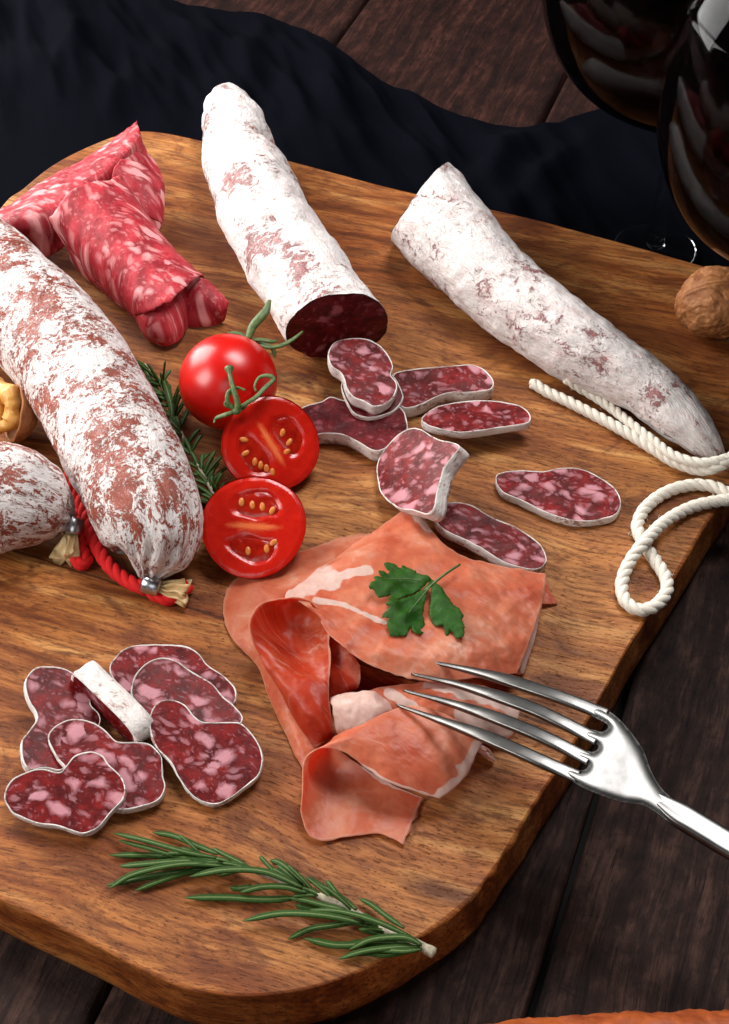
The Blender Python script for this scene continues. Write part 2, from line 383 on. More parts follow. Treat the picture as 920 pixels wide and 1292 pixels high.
def m_ham(name='cured_ham', k=(c(200, 88, 60), c(222, 122, 88), c(234, 154, 120))):
    g = G(name); u = g.uv(); w = g.warp(u, .35, 1.6, 3)
    n = g.noise(w, .45, 4, .55); f1 = g.noise(g.map(g.warp(u, .4, 2.2, 3), (.35, 2.2, 1), R(38)), .8, 5, .6)
    fib = g.noise(g.map(w, (.5, 6, 1), R(38)), 1.6, 4, .6); sp = g.noise(u, 6, 5, .7)
    col = g.ramp(n, [(.3, k[0]), (.5, k[1]), (.68, k[2])])
    col = g.mix(g.ramp(f1, [(.54, 0), (.8, .4)]), col, c(240, 186, 156))
    col = g.mix(g.ramp(fib, [(.6, 0), (.72, .28)]), col, c(240, 190, 168))
    vl = g.voro(g.warp(g.map(g.warp(u, .5, 1.5), (.6, 1.1, 1), R(35)), 1.5, .7, 4), .55, 1, 'DISTANCE_TO_EDGE')
    col = g.mix(g.f('MULTIPLY', g.ramp(vl, [(.0, .32), (.05, 0)]), g.ramp(n, [(.48, 0), (.64, 1)])), col, c(244, 206, 186))
    col = g.mix(g.ramp(sp, [(.28, .2), (.46, 0)]), col, c(176, 72, 50))
    ft = g.f('ADD', g.attr('fat'), g.f('MULTIPLY', g.f('SUBTRACT', sp, .5), .5))
    col = g.mix(g.ramp(ft, [(.3, 0), (.6, .92)]), col, g.mix(sp, c(226, 184, 168), c(244, 226, 214)))
    col = g.mix(g.f('MULTIPLY', g.attr('rim'), .45), col, c(240, 190, 160))
    ro = g.f('ADD', g.f('MULTIPLY', sp, .2), .24); g.p.inputs['Specular IOR Level'].default_value = .3
    g.set(Base_Color=col, Roughness=ro, Subsurface_Weight=.35, Subsurface_Scale=.004, Normal=g.bump(g.f('ADD', g.f('MULTIPLY', sp, .6), g.f('ADD', f1, fib)), .3, .0005))
    g.p.inputs['Subsurface Radius'].default_value = (1, .35, .18)
    tr = g.n('ShaderNodeBsdfTranslucent'); g.put(tr.inputs[0], g.mix(1, col, c(255, 150, 100), 'MULTIPLY'))
    mx = g.n('ShaderNodeMixShader'); mx.inputs[0].default_value = .42; g.l(g.p.outputs[0], mx.inputs[1]); g.l(tr.outputs[0], mx.inputs[2]); g.l(mx.outputs[0], g.out.inputs[0])
    return g.m
def simple(name, col, rough=.5, **k):
    g = G(name); g.set(Base_Color=col, Roughness=rough, **k); return g.m
def m_noisy(name, a, b, sc, rough=.5, bump=.4, bd=.0005, det=5, sss=0, coords='obj', spec=.5, **k):
    g = G(name); u = g.obj() if coords == 'obj' else g.uv(); n = g.noise(u, sc, det, .65, .4)
    g.set(Base_Color=g.mix(g.ramp(n, [(.3, 0), (.7, 1)]), a, b), Roughness=rough, Normal=g.bump(n, bump, bd), **k)
    if sss: g.set(Subsurface_Weight=sss, Subsurface_Scale=.004)
    g.p.inputs['Specular IOR Level'].default_value = spec
    return g.m

M = {}
M['cloth'] = m_cloth()
M['cas_a'] = m_casing('mottled_mould_casing', .6, c(92, 32, 28), c(172, 84, 60), .95, 1.35, True)
M['cas_c'] = m_casing('white_mould_casing', .53, c(112, 52, 54), c(176, 122, 118), .7, .9)
M['rind'] = m_casing('slice_rind', .525, c(156, 92, 86), c(204, 156, 142), 1.0, .7, white=c(238, 228, 220))
M['meat'] = m_meat('salami_meat', c(88, 7, 10), c(136, 24, 22), c(190, 132, 140))
M['meatd'] = m_meat('dark_salami_meat', c(82, 12, 18), c(112, 28, 32), c(150, 84, 92), 1.1, 1.5, -.1, rough=.22)
M['roll'] = m_meat('pink_salami_meat', c(166, 34, 46), c(194, 66, 74), c(224, 154, 154), 1.0, 2.2, .0, rough=.34)
M['ham'] = m_ham(); M['lean'] = m_ham('lean_cured_ham', (c(160, 34, 20), c(196, 62, 34), c(208, 86, 50)))
M['steel'] = m_noisy('polished_steel', c(92, 91, 90), c(122, 119, 116), .9, .33, .04, .0004, 3, Metallic=1.0)
M['clip'] = m_noisy('aluminium_clip', c(170, 172, 178), c(205, 206, 210), 4, .3, .2, Metallic=1.0)
M['string'] = m_noisy('white_cotton', c(208, 198, 182), c(228, 220, 208), 12, .9, .5, .0002)
M['red'] = m_noisy('red_cotton', c(190, 6, 10), c(226, 22, 22), 12, .85, .5, .0002)
M['tail'] = m_noisy('dry_casing', c(190, 152, 100), c(222, 196, 148), 2, .5, .4, sss=.3)
M['tomato'] = m_noisy('tomato_skin', c(186, 8, 4), c(206, 20, 8), .7, .3, .05, .0002, 3, sss=.15)
M['green'] = m_noisy('calyx_green', c(46, 66, 26), c(92, 112, 52), 5, .5)
M['seed'] = m_noisy('tomato_seed', c(196, 92, 30), c(222, 140, 62), 6, .3, sss=.2)
M['gel'] = m_noisy('tomato_gel', c(140, 14, 8), c(178, 34, 14), 2.5, .12, .4, .0008, sss=.2)
g = G('tomato_flesh'); n = g.noise(g.obj(), 3.5, 5, .65)
g.set(Base_Color=g.mix(g.ramp(g.f('ADD', g.attr('core'), g.f('MULTIPLY', g.f('SUBTRACT', n, .5), .6)), [(.15, 0), (.95, .85)]), g.mix(n, c(176, 16, 8), c(202, 34, 16)), c(232, 120, 70)), Roughness=.2, Subsurface_Weight=.2, Subsurface_Scale=.004, Normal=g.bump(n, .4, .0006)); M['flesh'] = g.m
M['walnut'] = m_noisy('walnut_shell', c(126, 72, 38), c(184, 124, 76), 1.6, .6, .7, .001, 8, spec=.3)
M['kernel'] = m_noisy('walnut_kernel', c(190, 124, 44), c(222, 172, 92), 2.2, .4, .5)
M['crust'] = m_noisy('bread_crust', c(116, 44, 14), c(168, 82, 30), 1.2, .5, .6, .001, 8)
M['rstem'] = m_noisy('rosemary_stem', c(120, 108, 88), c(196, 186, 160), 4, .7)
g = G('rosemary_needle'); v = g.sep(g.n('ShaderNodeTexCoord').outputs['UV'], 1); n = g.noise(g.obj(), 9, 4, .7)
g.set(Base_Color=g.mix(g.ramp(g.attr('mid'), [(.55, 0), (.95, .5)]), g.mix(n, c(22, 44, 10), c(54, 84, 28)), c(136, 152, 96)), Roughness=.5, Normal=g.bump(n, .7, .0004)); g.p.inputs['Specular IOR Level'].default_value = .15; M['needle'] = g.m
g = G('parsley_leaf'); n = g.noise(g.obj(), 2.4, 5, .7); vn = g.f('SINE', g.f('MULTIPLY', g.sep(g.warp(g.obj((1, 1, 1), R(40)), 1, .5), 0), 9))
g.set(Base_Color=g.mix(n, c(12, 42, 8), c(44, 88, 20)), Roughness=.5, Subsurface_Weight=.05, Normal=g.bump(g.f('ADD', n, g.f('MULTIPLY', vn, .25)), .6, .001)); g.p.inputs['Specular IOR Level'].default_value = .12; M['parsley'] = g.m
g = G('clear_glass'); g.set(Base_Color=(.97, .98, .98, 1), Roughness=0.0, Transmission_Weight=1.0, IOR=1.125); M['glass'] = g.m
g = G('red_wine'); g.set(Base_Color=(.0012, .0003, .0003, 1), Roughness=.08, IOR=1.33); g.p.inputs['Specular IOR Level'].default_value = .2; M['wine'] = g.m

# ------------------------------------------------------------------ table
d0 = P(752, 1000, 0); d1 = P(675, 1260, 0); dv = (d0 - d1).normalized(); wv = Vector((dv.y, -dv.x, 0))
ang = math.atan2(dv.y, dv.x)
gap0 = wv.dot(d0); gaps = [wv.dot(P(443, 27, 0)), wv.dot(P(695, 132, 0)), gap0]
print('gaps', gaps)
W = gap0 - gaps[1]
edges = sorted([gap0 + k * W * (1 + .06 * math.sin(k * 2.3)) for k in range(1, 6)] + gaps + [gaps[0] - W * k for k in range(1, 6)])
mb = MB()
for a, b in zip(edges, edges[1:]):
    ofs = random.uniform(0, 60); tilt = random.uniform(-.05, .05); h = random.uniform(-.05, .02); ga = .13
    prof = [(a + ga, -1.5), (a + ga, h - .16), (a + ga + .12, h - .03), (a + ga + .35, h)] + [(a + ga + .35 + (b - a - 2 * ga - .7) * k / 14, h + .02 * math.sin(k * 1.7 + ofs)) for k in range(1, 14)] + [(b - ga - .35, h), (b - ga - .12, h - .03), (b - ga, h - .16), (b - ga, -1.5)]
    rows = []
    for i in range(121):
        s = -90 + i * 1.5
        rows.append([mb.add(dv * s + wv * (x + (.06 * nz(s * .2, a, 1) if k < 4 or k > 15 else 0)) + Vector((0, 0, z + .02 * nz(s * .3, x * .5, 2)))) for k, (x, z) in enumerate(prof)])
    for i in range(120):
        for j in range(len(prof) - 1): mb.face(rows[i][j], rows[i][j + 1], rows[i + 1][j + 1], rows[i + 1][j])
struct(mb.build('table_surface', m_table(ang)))
mb = MB(); q = [mb.add(dv * x + wv * y + Vector((0, 0, -1.6))) for x, y in ((-95, -95), (95, -95), (95, 95), (-95, 95))]; mb.face(*q)
struct(mb.build('table_underside', simple('table_gap', c(12, 8, 7), .9)))

# ------------------------------------------------------------------ board
out_px = [(0, 262), (28, 238), (66, 208), (112, 184), (160, 167), (200, 166), (260, 178), (360, 201), (500, 238), (640, 268), (760, 299), (870, 330), (960, 358), (1015, 392), (1020, 450), (975, 530), (902, 645), (850, 730), (804, 800), (755, 888), (708, 965), (660, 1040), (628, 1092), (595, 1133), (542, 1175), (482, 1212), (420, 1240), (340, 1256), (262, 1253), (200, 1233), (100, 1182), (0, 1134), (-120, 1070), (-190, 960), (-190, 760), (-150, 560), (-85, 380)]
ol = resample(cr([P(x, y, T) for x, y in out_px], 600, True), .25, True)
cen = sum(ol, Vector()) / len(ol)
M['board'] = m_board(False, Vector((cen.x, cen.y, 0))); M['side'] = m_board(True, Vector((cen.x, cen.y, 0)))
def inset(poly, d):
    n = len(poly); res = []
    for i in range(n):
        t = (poly[(i + 2) % n] - poly[i - 2]).normalized(); m = Vector((t.y, -t.x, 0))
        if m.dot(cen - poly[i]) < 0 and (poly[i] - cen).length > 3: m = m
        res.append(poly[i] + m * d)
    return res
t0 = (ol[2] - ol[0]); sgn = 1 if Vector((t0.y, -t0.x, 0)).dot(cen - ol[0]) > 0 else -1
board = thing('cutting_board', 'rounded honey brown wooden serving board carrying the meats', 'cutting board', (cen.x, cen.y, .25))
lay = [(-.0, T - .12 - .0), (-.02, T - .2), (-.02, 1.2), (.08, .5), (.3, .25)]
mb = MB(); rows = []
prof = [(.12, T), (.05, T - .02), (.01, T - .06), (0, T - .12), (-.04, 2.1), (-.12, 1.5), (-.2, 1.0), (-.24, .6), (-.2, .32), (-.02, .15)]
for d, z in prof:
    w = inset(ol, d * sgn); row = []
    for i, p in enumerate(w):
        k = .05 * fbm(Vector((p.x * .35, p.y * .35, z * .4)), 3) if z < T - .02 else 0
        # wane and chips on the near right corner
        f = math.exp(-((p - P(610, 1120)).length / 3.2) ** 2)
        k += (.22 * f * nz(p.x * 1.3, p.y * 1.3, z * 1.5)) if z < T - .02 else 0
        o = (p - cen).normalized() * k; row.append(mb.add(Vector((p.x, p.y, z)) + o))
    rows.append(row)
n = len(ol)
for a, b in zip(rows, rows[1:]):
    for j in range(n): mb.face(a[j], a[(j + 1) % n], b[(j + 1) % n], b[j])
mb.face(*rows[-1]); mb.build('side_edge', M['side'], board)
mb = MB(); w = inset(ol, .12 * sgn); mb.face(*[mb.add((p.x, p.y, T + .0)) for p in w]); mb.build('top_face', M['board'], board, smooth=False)

# ------------------------------------------------------------------ cloth
top_px = [(-330, -220), (-120, -120), (60, -50), (215, -2), (330, 18), (400, 50), (470, 92), (540, 126), (600, 152), (655, 163), (700, 155), (745, 138), (800, 130), (870, 150), (950, 200), (1040, 250)]
bot_px = [(-420, 520), (-190, 420), (-40, 340), (60, 300), (150, 275), (220, 275), (320, 290), (420, 315), (520, 340), (600, 360), (680, 378), (760, 398), (830, 420), (900, 440), (980, 470), (1060, 500)]
NU, NV = 260, 130
tp = resample(cr([P(x, y, .3) for x, y in top_px], 400), 1, n=NU); bp = resample(cr([P(x, y, .1) for x, y in bot_px], 400), 1, n=NU)
mb = MB(); rt = []
def fold(p, v):
    a = p.x * .42 + p.y * .16; b = p.x * .2 - p.y * .38
    h = .75 * (1 - abs(nz(a + 1.3, b * .25, .5)) * 1.6) + .55 * nz(a * 1.7, b * .5, 3) + .25 * nz(a * 3.2, b * .9, 7)
    q = P(640, 205, 0); e = (p - Vector((q.x, q.y, 0))); u = e.x * .55 + e.y * .83; w = e.x * .83 - e.y * .55
    h += 1.0 * math.exp(-(w / 1.1) ** 2 - (u / 5) ** 2) + .8 * math.exp(-((w - 2.8) / .9) ** 2 - (u / 5) ** 2)
    q = P(410, 150, 0); e = (p - Vector((q.x, q.y, 0))); h += .9 * math.exp(-(e.x / 1.7) ** 2)
    q = P(110, 120, 0); e = (p - Vector((q.x, q.y, 0))); h += 1.0 * math.exp(-((e.x + e.y * .3) / 1.9) ** 2)
    return max(0, h)
for i in range(NV):
    v = i / (NV - 1); row = []
    for j in range(NU):
        p = tp[j].lerp(bp[j], v); env = (.35 + .65 * sm(0, .2, v)) * (1 - sm(.42, .78, v))
        z = .1 + fold(Vector((p.x, p.y, 0)), v) * env * (1 - .65 * sm(9, 15, p.x)) + .22 * (1 - sm(0, .03, v)) * 0
        row.append(mb.add((p.x, p.y, z)))
    rt.append(row)
for i in range(NV - 1):
    for j in range(NU - 1): mb.face(rt[i][j], rt[i][j + 1], rt[i + 1][j + 1], rt[i + 1][j])
cl = mb.build('napkin', M['cloth'], o=(0, 14, .1)); s_ = cl.modifiers.new('thickness', 'SOLIDIFY'); s_.thickness = .0012; s_.offset = 1
tag(cl, 'dark navy cloth napkin lying in folds behind the wooden board', 'napkin')

# ------------------------------------------------------------------ sausages
def sausage(mb, cpx, widths, zoff=0, seg=110, step=.09, cut_end=None, cut_start=None, lump=.1, seed=0, pinch_end=False, zs=None, feat=None, flat=1):
    cps = []
    for k, (x, y) in enumerate(cpx):
        r0 = widths[k] / 2 / 29.0
        z = T + r0 * flat + (zs[k] if zs else 0)
        p = P(x, y, z); r = widths[k] / 2 / ppc(p); p = P(x, y, T + r * flat + (zs[k] if zs else 0)); cps.append((p, r))
    dense = cr([p for p, r in cps], 400); dr = [v.x for v in cr([Vector((r, 0, 0)) for p, r in cps], 400)]
    L = [0]
    for a, b in zip(dense, dense[1:]): L.append(L[-1] + (b - a).length)
    fr = frames(dense); tot = L[-1]
    def at(s):
        if s >= tot: i = 398; f = 1; ex = s - tot
        elif s <= 0: i = 0; f = 0; ex = s
        else:
            lo, hi = 0, 399
            while hi - lo > 1:
                m = (lo + hi) // 2
                if L[m] <= s: lo = m
                else: hi = m
            i = lo; f = (s - L[i]) / max(1e-9, L[i + 1] - L[i]); ex = 0
        p = dense[i].lerp(dense[min(i + 1, 399)], f) + fr[min(i + (ex > 0), 399)][0] * ex
        t, a, b = fr[i]; return p, t, a, b, dr[i] * (1 - f) + dr[min(i + 1, 399)] * f
    n = int(tot / step); rows = []
    for i in range(n + 1):
        row = []
        for j in range(seg):
            an = 2 * math.pi * j / seg; s = tot * i / n
            if cut_end is not None or cut_start is not None:
                s0, s1 = 0, tot
                for which, nn in ((0, cut_start), (1, cut_end)):
                    if nn is None: continue
                    p, t, a, b, r = at(tot * which); off = (a * -math.cos(an) + b * -math.sin(an)) * r
                    d = -off.dot(nn) / t.dot(nn)
                    if which: s1 = tot + d
                    else: s0 = d
                s = s0 + (s1 - s0) * i / n
            p, t, a, b, r = at(s); dirn = a * -math.cos(an) * flat - b * math.sin(an)
            q = p + dirn * r
            w = min(1, r / 1.2)
            d = lump * w * (fbm(q * .45 + Vector((seed, 0, 0)), 3) + .35 * fbm(q * 1.3, 2)) + .02 * w * nz(q.x * 3, q.y * 3, q.z * 3 + seed)
            if feat: d += feat(s / tot, an, q)
            row.append(mb.add(q + dirn * d, (s + seed * 11, an * 2.0)))
        rows.append(row)
    for i in range(n):
        for j in range(seg): mb.face(rows[i][j], rows[i][(j + 1) % seg], rows[i + 1][(j + 1) % seg], rows[i + 1][j])
    return rows, at, tot
def capring(mb, row, center=None):
    cc = sum((mb.v[i] for i in row), Vector()) / len(row); k = mb.add(cc, mb.uv[row[0]])
    for j in range(len(row)): mb.face(row[j], row[(j + 1) % len(row)], k)
def cutface(src, row, n, mat, parent, name='cut_face', seed=0):
    pts = [src.v[i] for i in row]; cc = sum(pts, Vector()) / len(pts)
    a = (pts[0] - cc); a = (a - n * a.dot(n)).normalized(); b = n.cross(a)
    mb = MB(); prev = None; R_ = 14
    for k in range(R_ + 1):
        f = 1 - k / R_; rr = []
        for p in pts:
            e = (p - cc) * f * (.985); x = e.dot(a); y = e.dot(b)
            rr.append(mb.add(cc + e + n * (.02 + .05 * (1 - f * f) + .03 * nz(x * 1.5, y * 1.5, seed)), (x + seed, y)))
        if prev:
            for j in range(len(rr)): mb.face(prev[j], prev[(j + 1) % len(rr)], rr[(j + 1) % len(rr)], rr[j])
        prev = rr
    return mb.build(name, mat, parent)

# middle salami, cut towards the viewer
def featC(s, an, q):
    p = P(338, 178, T + 3); return -.38 * math.exp(-((q - p).length / .75) ** 2) + .22 * math.exp(-((q - P(322, 140, T + 3)).length / .7) ** 2) - .25 * math.exp(-((q - P(345, 290, T + 4)).length / .9) ** 2) - .12 * math.exp(-((q - P(395, 320, T + 3.8)).length / .8) ** 2)
sc = thing('salami', 'white moulded salami cut across, dark red end facing the whole tomato', 'salami', P(340, 290, T))
mb = MB(); nC = Vector((.12, -.97, -.16)).normalized()
rows, at, tot = sausage(mb, [(288, 118), (288, 124), (290, 140), (297, 172), (310, 215), (332, 268), (364, 322), (398, 376), (426, 412)], [14, 40, 66, 84, 100, 110, 114, 118, 120], cut_end=nC, lump=.16, seed=1, feat=featC, zs=[1.5, 1.2, .7, .4, .1, 0, 0, 0, 0])
capring(mb, rows[0]); mb.build('casing', M['cas_c'], sc); cutface(mb, rows[-1], nC, M['meatd'], sc, seed=3)

# right salami with the string
def featD(s, an, q):
    d = .16 * math.exp(-((s - .0) / .06) ** 2)
    for (x, y, z, a, r) in ((625, 330, 4.6, -.12, 1.0), (560, 300, 4.8, -.1, .8), (700, 375, 4.5, .08, 1.0), (750, 430, 4.3, -.08, .8)): d += a * math.exp(-((q - P(x, y, z + .6)).length / r) ** 2)
    return d
sd = thing('salami', 'long white moulded salami with a cut upper end and a white string at its tip', 'salami', P(700, 420, T))
mb = MB()
rows, at, tot = sausage(mb, [(530, 255), (568, 297), (618, 350), (668, 394), (730, 438), (780, 466), (816, 488), (853, 520), (882, 550), (900, 569), (911, 580)], [112, 114, 104, 98, 92, 82, 74, 66, 50, 32, 12], cut_start=Vector((-.79, .45, .40)).normalized(), lump=.13, seed=4, feat=featD)
capring(mb, rows[-1]); mb.build('casing', M['cas_c'], sd); cutface(mb, rows[0], Vector((-.79, .45, .40)).normalized(), M['meatd'], sd, seed=5)
z4 = zoom(640, 450, 3.286)
mb = MB()
def q4(l): return [P(*z4(x, y), T + z) for x, y, z in l]
pts, fr = rope(mb, q4([(105, 108, .3), (170, 148, .24), (250, 185, .25), (380, 252, .25), (500, 318, .3), (620, 392, .3), (700, 440, .35), (800, 470, .5), (880, 452, .9), (940, 410, 1.1), (985, 380, .8)]), .25); fuzz(mb, pts, fr, .25, 70)
for p in (pts[0],): tube(mb, [p, p + Vector((-.1, .05, 0))], .16, 8)
pts, fr = rope(mb, q4([(245, 92, .9), (300, 130, .55), (350, 158, .4), (430, 212, .35), (520, 285, .45), (600, 345, .55), (690, 410, .7), (800, 440, .9), (900, 425, 1.1), (985, 400, .8)]), .22); fuzz(mb, pts, fr, .22, 50)
pts, fr = rope(mb, q4([(1010, 560, .3), (930, 568, .3), (850, 538, .3), (760, 533, .27), (660, 562, .26), (575, 625, .26), (540, 700, .26), (560, 765, .26), (610, 840, .27), (655, 910, .27), (660, 975, .27), (610, 1035, .27), (545, 1050, .27), (490, 1012, .27), (475, 940, .28), (508, 850, .45), (570, 768, .78), (650, 688, .5), (750, 630, .32), (850, 602, .3), (930, 592, .3), (1010, 575, .3)]), .26); fuzz(mb, pts, fr, .26, 160)
rope(mb, q4([(985, 380, .9), (1000, 450, .7), (1000, 520, .4), (1005, 600, .4)]), .26)
mb.build('string', M['string'], sd)

# left salami, clipped at its near end
def featA(s, an, q):
    w = sm(.86, .99, s); return w * .10 * math.sin(an * 13 + 2 * nz(q.x, q.y, q.z)) * (1 - sm(.985, 1, s) * .6)
sa = thing('salami', 'thick white and brown mottled salami from the left edge, clipped at its near end', 'salami', P(120, 520, T))
mb = MB()
rows, at, tot = sausage(mb, [(-150, 265), (-60, 318), (8, 372), (62, 425), (105, 482), (140, 545), (168, 600), (184, 642), (194, 668), (197, 690), (192, 710), (184, 730)], [134, 138, 140, 141, 142, 144, 143, 138, 128, 104, 62, 18], lump=.1, seed=9, feat=featA, zs=[0, 0, 0, 0, 0, 0, 0, 0, 0, 0, .15, .3])
capring(mb, rows[0]); capring(mb, rows[-1]); mb.build('casing', M['cas_a'], sa)
sb = thing('salami', 'short mottled salami end with a metal clip, at the left edge under the walnut', 'salami', P(10, 640, T))
mb = MB()
rows, at, tot = sausage(mb, [(-260, 560), (-160, 590), (-80, 612), (-20, 626), (18, 630), (42, 636), (62, 644), (80, 652), (92, 658)], [120, 134, 142, 144, 138, 118, 84, 44, 16], lump=.1, seed=14, feat=featA, zs=[0] * 6 + [0, .1, .3])
capring(mb, rows[0]); capring(mb, rows[-1]); mb.build('casing', M['cas_a'], sb)
def clip_tail(par, p0, p1, p2, r=.33):
    mb = MB(); d = (p1 - p0).normalized(); a = p0; b = p1
    prof = [a, a + d * .02, b - d * .02, b]
    up = Vector((0, 0, 1)); tube(mb, [a, a.lerp(b, .05), a.lerp(b, .95), b], lambda t: r * (1 if .03 < t < .97 else .9), 20, caps=True, upref=up)
    tube(mb, [a.lerp(b, .2) + Vector((0, 0, r * .8)), a.lerp(b, .8) + Vector((0, 0, r * .8))], r * .32, 8)
    mb.build('metal_clip', M['clip'], par)
    mb = MB(); t = (p2 - p1).normalized(); side = t.cross(Vector((0, 0, 1))).normalized(); n = 14; m = 64; rows = []
    L = (p2 - p1).length
    for i in range(n + 1):
        f = i / n; row = []
        for j in range(m):
            an = 2 * math.pi * j / m; ru = .2 + .34 * f ** .8; fl = .12 * (.4 + f) * math.sin(an * 9 + 3 * nz(f * 2, an))
            row.append(mb.add(p1 + t * L * f * (1 + .12 * math.sin(an * 5) * f) + side * math.cos(an) * (ru + fl) + Vector((0, 0, 1)) * math.sin(an) * (.75 * ru + fl) * (1 - .1 * f), (f, an)))
        rows.append(row)
    for i in range(n):
        for j in range(m): mb.face(rows[i][j], rows[i][(j + 1) % m], rows[i + 1][(j + 1) % m], rows[i + 1][j])
    capring(mb, rows[-1]); mb.build('casing_tail', M['tail'], par)
clip_tail(sa, P(181, 735, T + .75), P(202, 741, T + .65), P(236, 748, T + .4), .42)
clip_tail(sb, P(94, 655, T + 1.15), P(91, 674, T + .8), P(82, 706, T + .35), .4)
mb = MB()
def pl(l): return [P(x, y, T + z) for x, y, z in l]
pts, fr = rope(mb, pl([(88, 597, .9), (92, 603, 1.0), (100, 625, .6), (108, 650, .45), (115, 672, .4), (126, 697, .4), (142, 718, .4), (160, 732, .4), (176, 740, .5), (188, 744, .35), (200, 752, .28), (215, 755, .28), (228, 748, .3), (236, 738, .35)]), .29, pitch=1.5); fuzz(mb, pts, fr, .29, 90, .15)
pts, fr = rope(mb, pl([(90, 598, .85), (96, 640, .3), (104, 690, .3), (110, 708, .28), (102, 712, .28), (94, 706, .3)]), .26, pitch=1.5); fuzz(mb, pts, fr, .26, 60, .15)
tag(mb.build('red_string', M['red'], o=P(120, 690, T)), 'twisted red string tied between the two clipped salami ends', 'string')

# ------------------------------------------------------------------ slices
def slice_(pts, zf, n, base, th, label, group, meat='meat', seed=0, cup=.0):
    n = Vector(n).normalized(); px = [zf(x, y) for x, y in pts]
    cx = sum(p[0] for p in px) / len(px); cy = sum(p[1] for p in px) / len(px); h = base + th
    for it in range(12):
        p0 = P(cx, cy, h); w = [PP(x, y, p0, n) for x, y in px]; mz = min((q - n * th).z for q in w); h += base - mz
    p0 = P(cx, cy, h); w = [PP(x, y, p0, n) for x, y in px]
    w = resample(cr(w, 300, True), .1, True)
    e = thing('salami_slice', label, 'salami slice', (p0.x, p0.y, base), group)
    a = Vector((1, 0, 0)); a = (a - n * a.dot(n)).normalized(); b = n.cross(a)
    loc = [((q - p0).dot(a), (q - p0).dot(b)) for q in w]
    N = len(loc); ar = sum(loc[i][0] * loc[(i + 1) % N][1] - loc[(i + 1) % N][0] * loc[i][1] for i in range(N)); sg = 1 if ar > 0 else -1
    def off(d, k):
        res = []
        for i in range(N):
            t = Vector((loc[(i + k) % N][0] - loc[i - k][0], loc[(i + k) % N][1] - loc[i - k][1])).normalized(); m = Vector((-t.y, t.x)) * sg
            res.append((loc[i][0] + m.x * d, loc[i][1] + m.y * d))
        return res
    W3 = lambda u, v, z: p0 + a * u + b * v + n * z
    def hz(u, v): return .035 * nz(u * 1.1, v * 1.1, seed) + .015 * nz(u * 4, v * 4, seed)
    mm = MB(); ins = off(.05, 3); so = seed * 7.3
    vs, fs, _ = fillpoly(ins, .16)
    idx = [mm.add(W3(v.x, v.y, hz(v.x, v.y)), (v.x + so, v.y + so * .37)) for v in vs]
    for f in fs: mm.face(*[idx[k] for k in f])
    idx = [mm.add(W3(v.x, v.y, -th + .02), (v.x + so, v.y)) for v in vs]
    for f in fs: mm.face(*[idx[k] for k in reversed(f)])
    mm.build('meat', M[meat], e)
    mr = MB(); rows = []; s_ = 0
    for (d, z) in ((.055, -.03), (.034, .02), (.018, .03), (.004, .02), (-.01, -.03), (-.02, -th * .35), (-.01, -th * .7), (.03, -th + .02), (.1, -th)):
        o = off(d, 3); row = []
        for i, (u, v) in enumerate(o):
            k = .03 * nz(u * 2.5, v * 2.5, z * 3 + seed) * (1 if z < 0 else .6) - (.035 * nz(u * 1.3, v * 1.3, seed + 9) if z > -.05 and d > .02 else 0)
            lenr = math.hypot(u, v) + .01
            row.append(mr.add(W3(u + u / lenr * k, v + v / lenr * k, z + (hz(u, v) if z > -.05 else 0)), (i * .1 + seed * 3, z * 1.6 + d)))
        rows.append(row)
    for r0, r1 in zip(rows, rows[1:]):
        for j in range(N): mr.face(r0[j], r0[(j + 1) % N], r1[(j + 1) % N], r1[j])
    mr.build('rind', M['rind'], e)
    return e
z6 = zoom(360, 410, 2.091); z7 = zoom(0, 780, 2.629)
GR = 'salami slices heaped between the tomatoes and the long salami'; GL = 'salami slices in the heap at the lower left'
slice_([(28, 238), (50, 215), (95, 203), (120, 190), (160, 200), (220, 200), (300, 215), (322, 258), (310, 290), (245, 333), (190, 308), (150, 290), (100, 287), (68, 292), (45, 268)], z6, (-.04, -.05, 1), T, .72, 'dark salami slice lying flat under the upright stack, next to the halved tomato', GR, 'meatd', 1)
slice_([(285, 132), (330, 118), (400, 112), (480, 105), (520, 115), (548, 145), (540, 170), (480, 178), (440, 178), (400, 190), (350, 214), (310, 218), (290, 180)], z6, (-.02, -.08, 1), T, .7, 'salami slice lying farthest back in the heap, closest to the long salami', GR, 'meat', 2)
slice_([(168, 215), (150, 150), (200, 110), (270, 120), (308, 175), (305, 205), (280, 230), (235, 245), (195, 240)], z6, (.03, -.1, 1), T + .75, .28, 'thin slice sandwiched just beneath the topmost slice of the heap', GR, 'meatd', 3)
slice_([(113, 75), (130, 48), (170, 36), (215, 38), (250, 55), (275, 85), (284, 110), (278, 132), (294, 155), (290, 182), (270, 205), (235, 216), (208, 202), (178, 190), (160, 162), (150, 130), (122, 108)], z6, (.08, -.1, 1), T + 1.05, .6, 'peanut shaped salami slice topmost in its stack below the cut white salami', GR, 'meat', 4)
slice_([(265, 325), (300, 290), (345, 272), (400, 300), (458, 318), (440, 350), (418, 380), (410, 410), (402, 440), (395, 480), (375, 500), (340, 490), (300, 484), (265, 458), (248, 430), (243, 370)], z6, (-.75, .0, .8), T, .7, 'tilted salami slice with a pale rind on its right, touching the top of the ham', GR, 'meat', 5)
slice_([(360, 247), (400, 217), (450, 205), (530, 200), (600, 208), (635, 225), (648, 245), (635, 260), (560, 272), (480, 284), (430, 279), (380, 267)], z6, (.0, .02, 1), T + .75, .42, 'long narrow salami slice leaning on two others, pointing at the white string', GR, 'meat', 6)
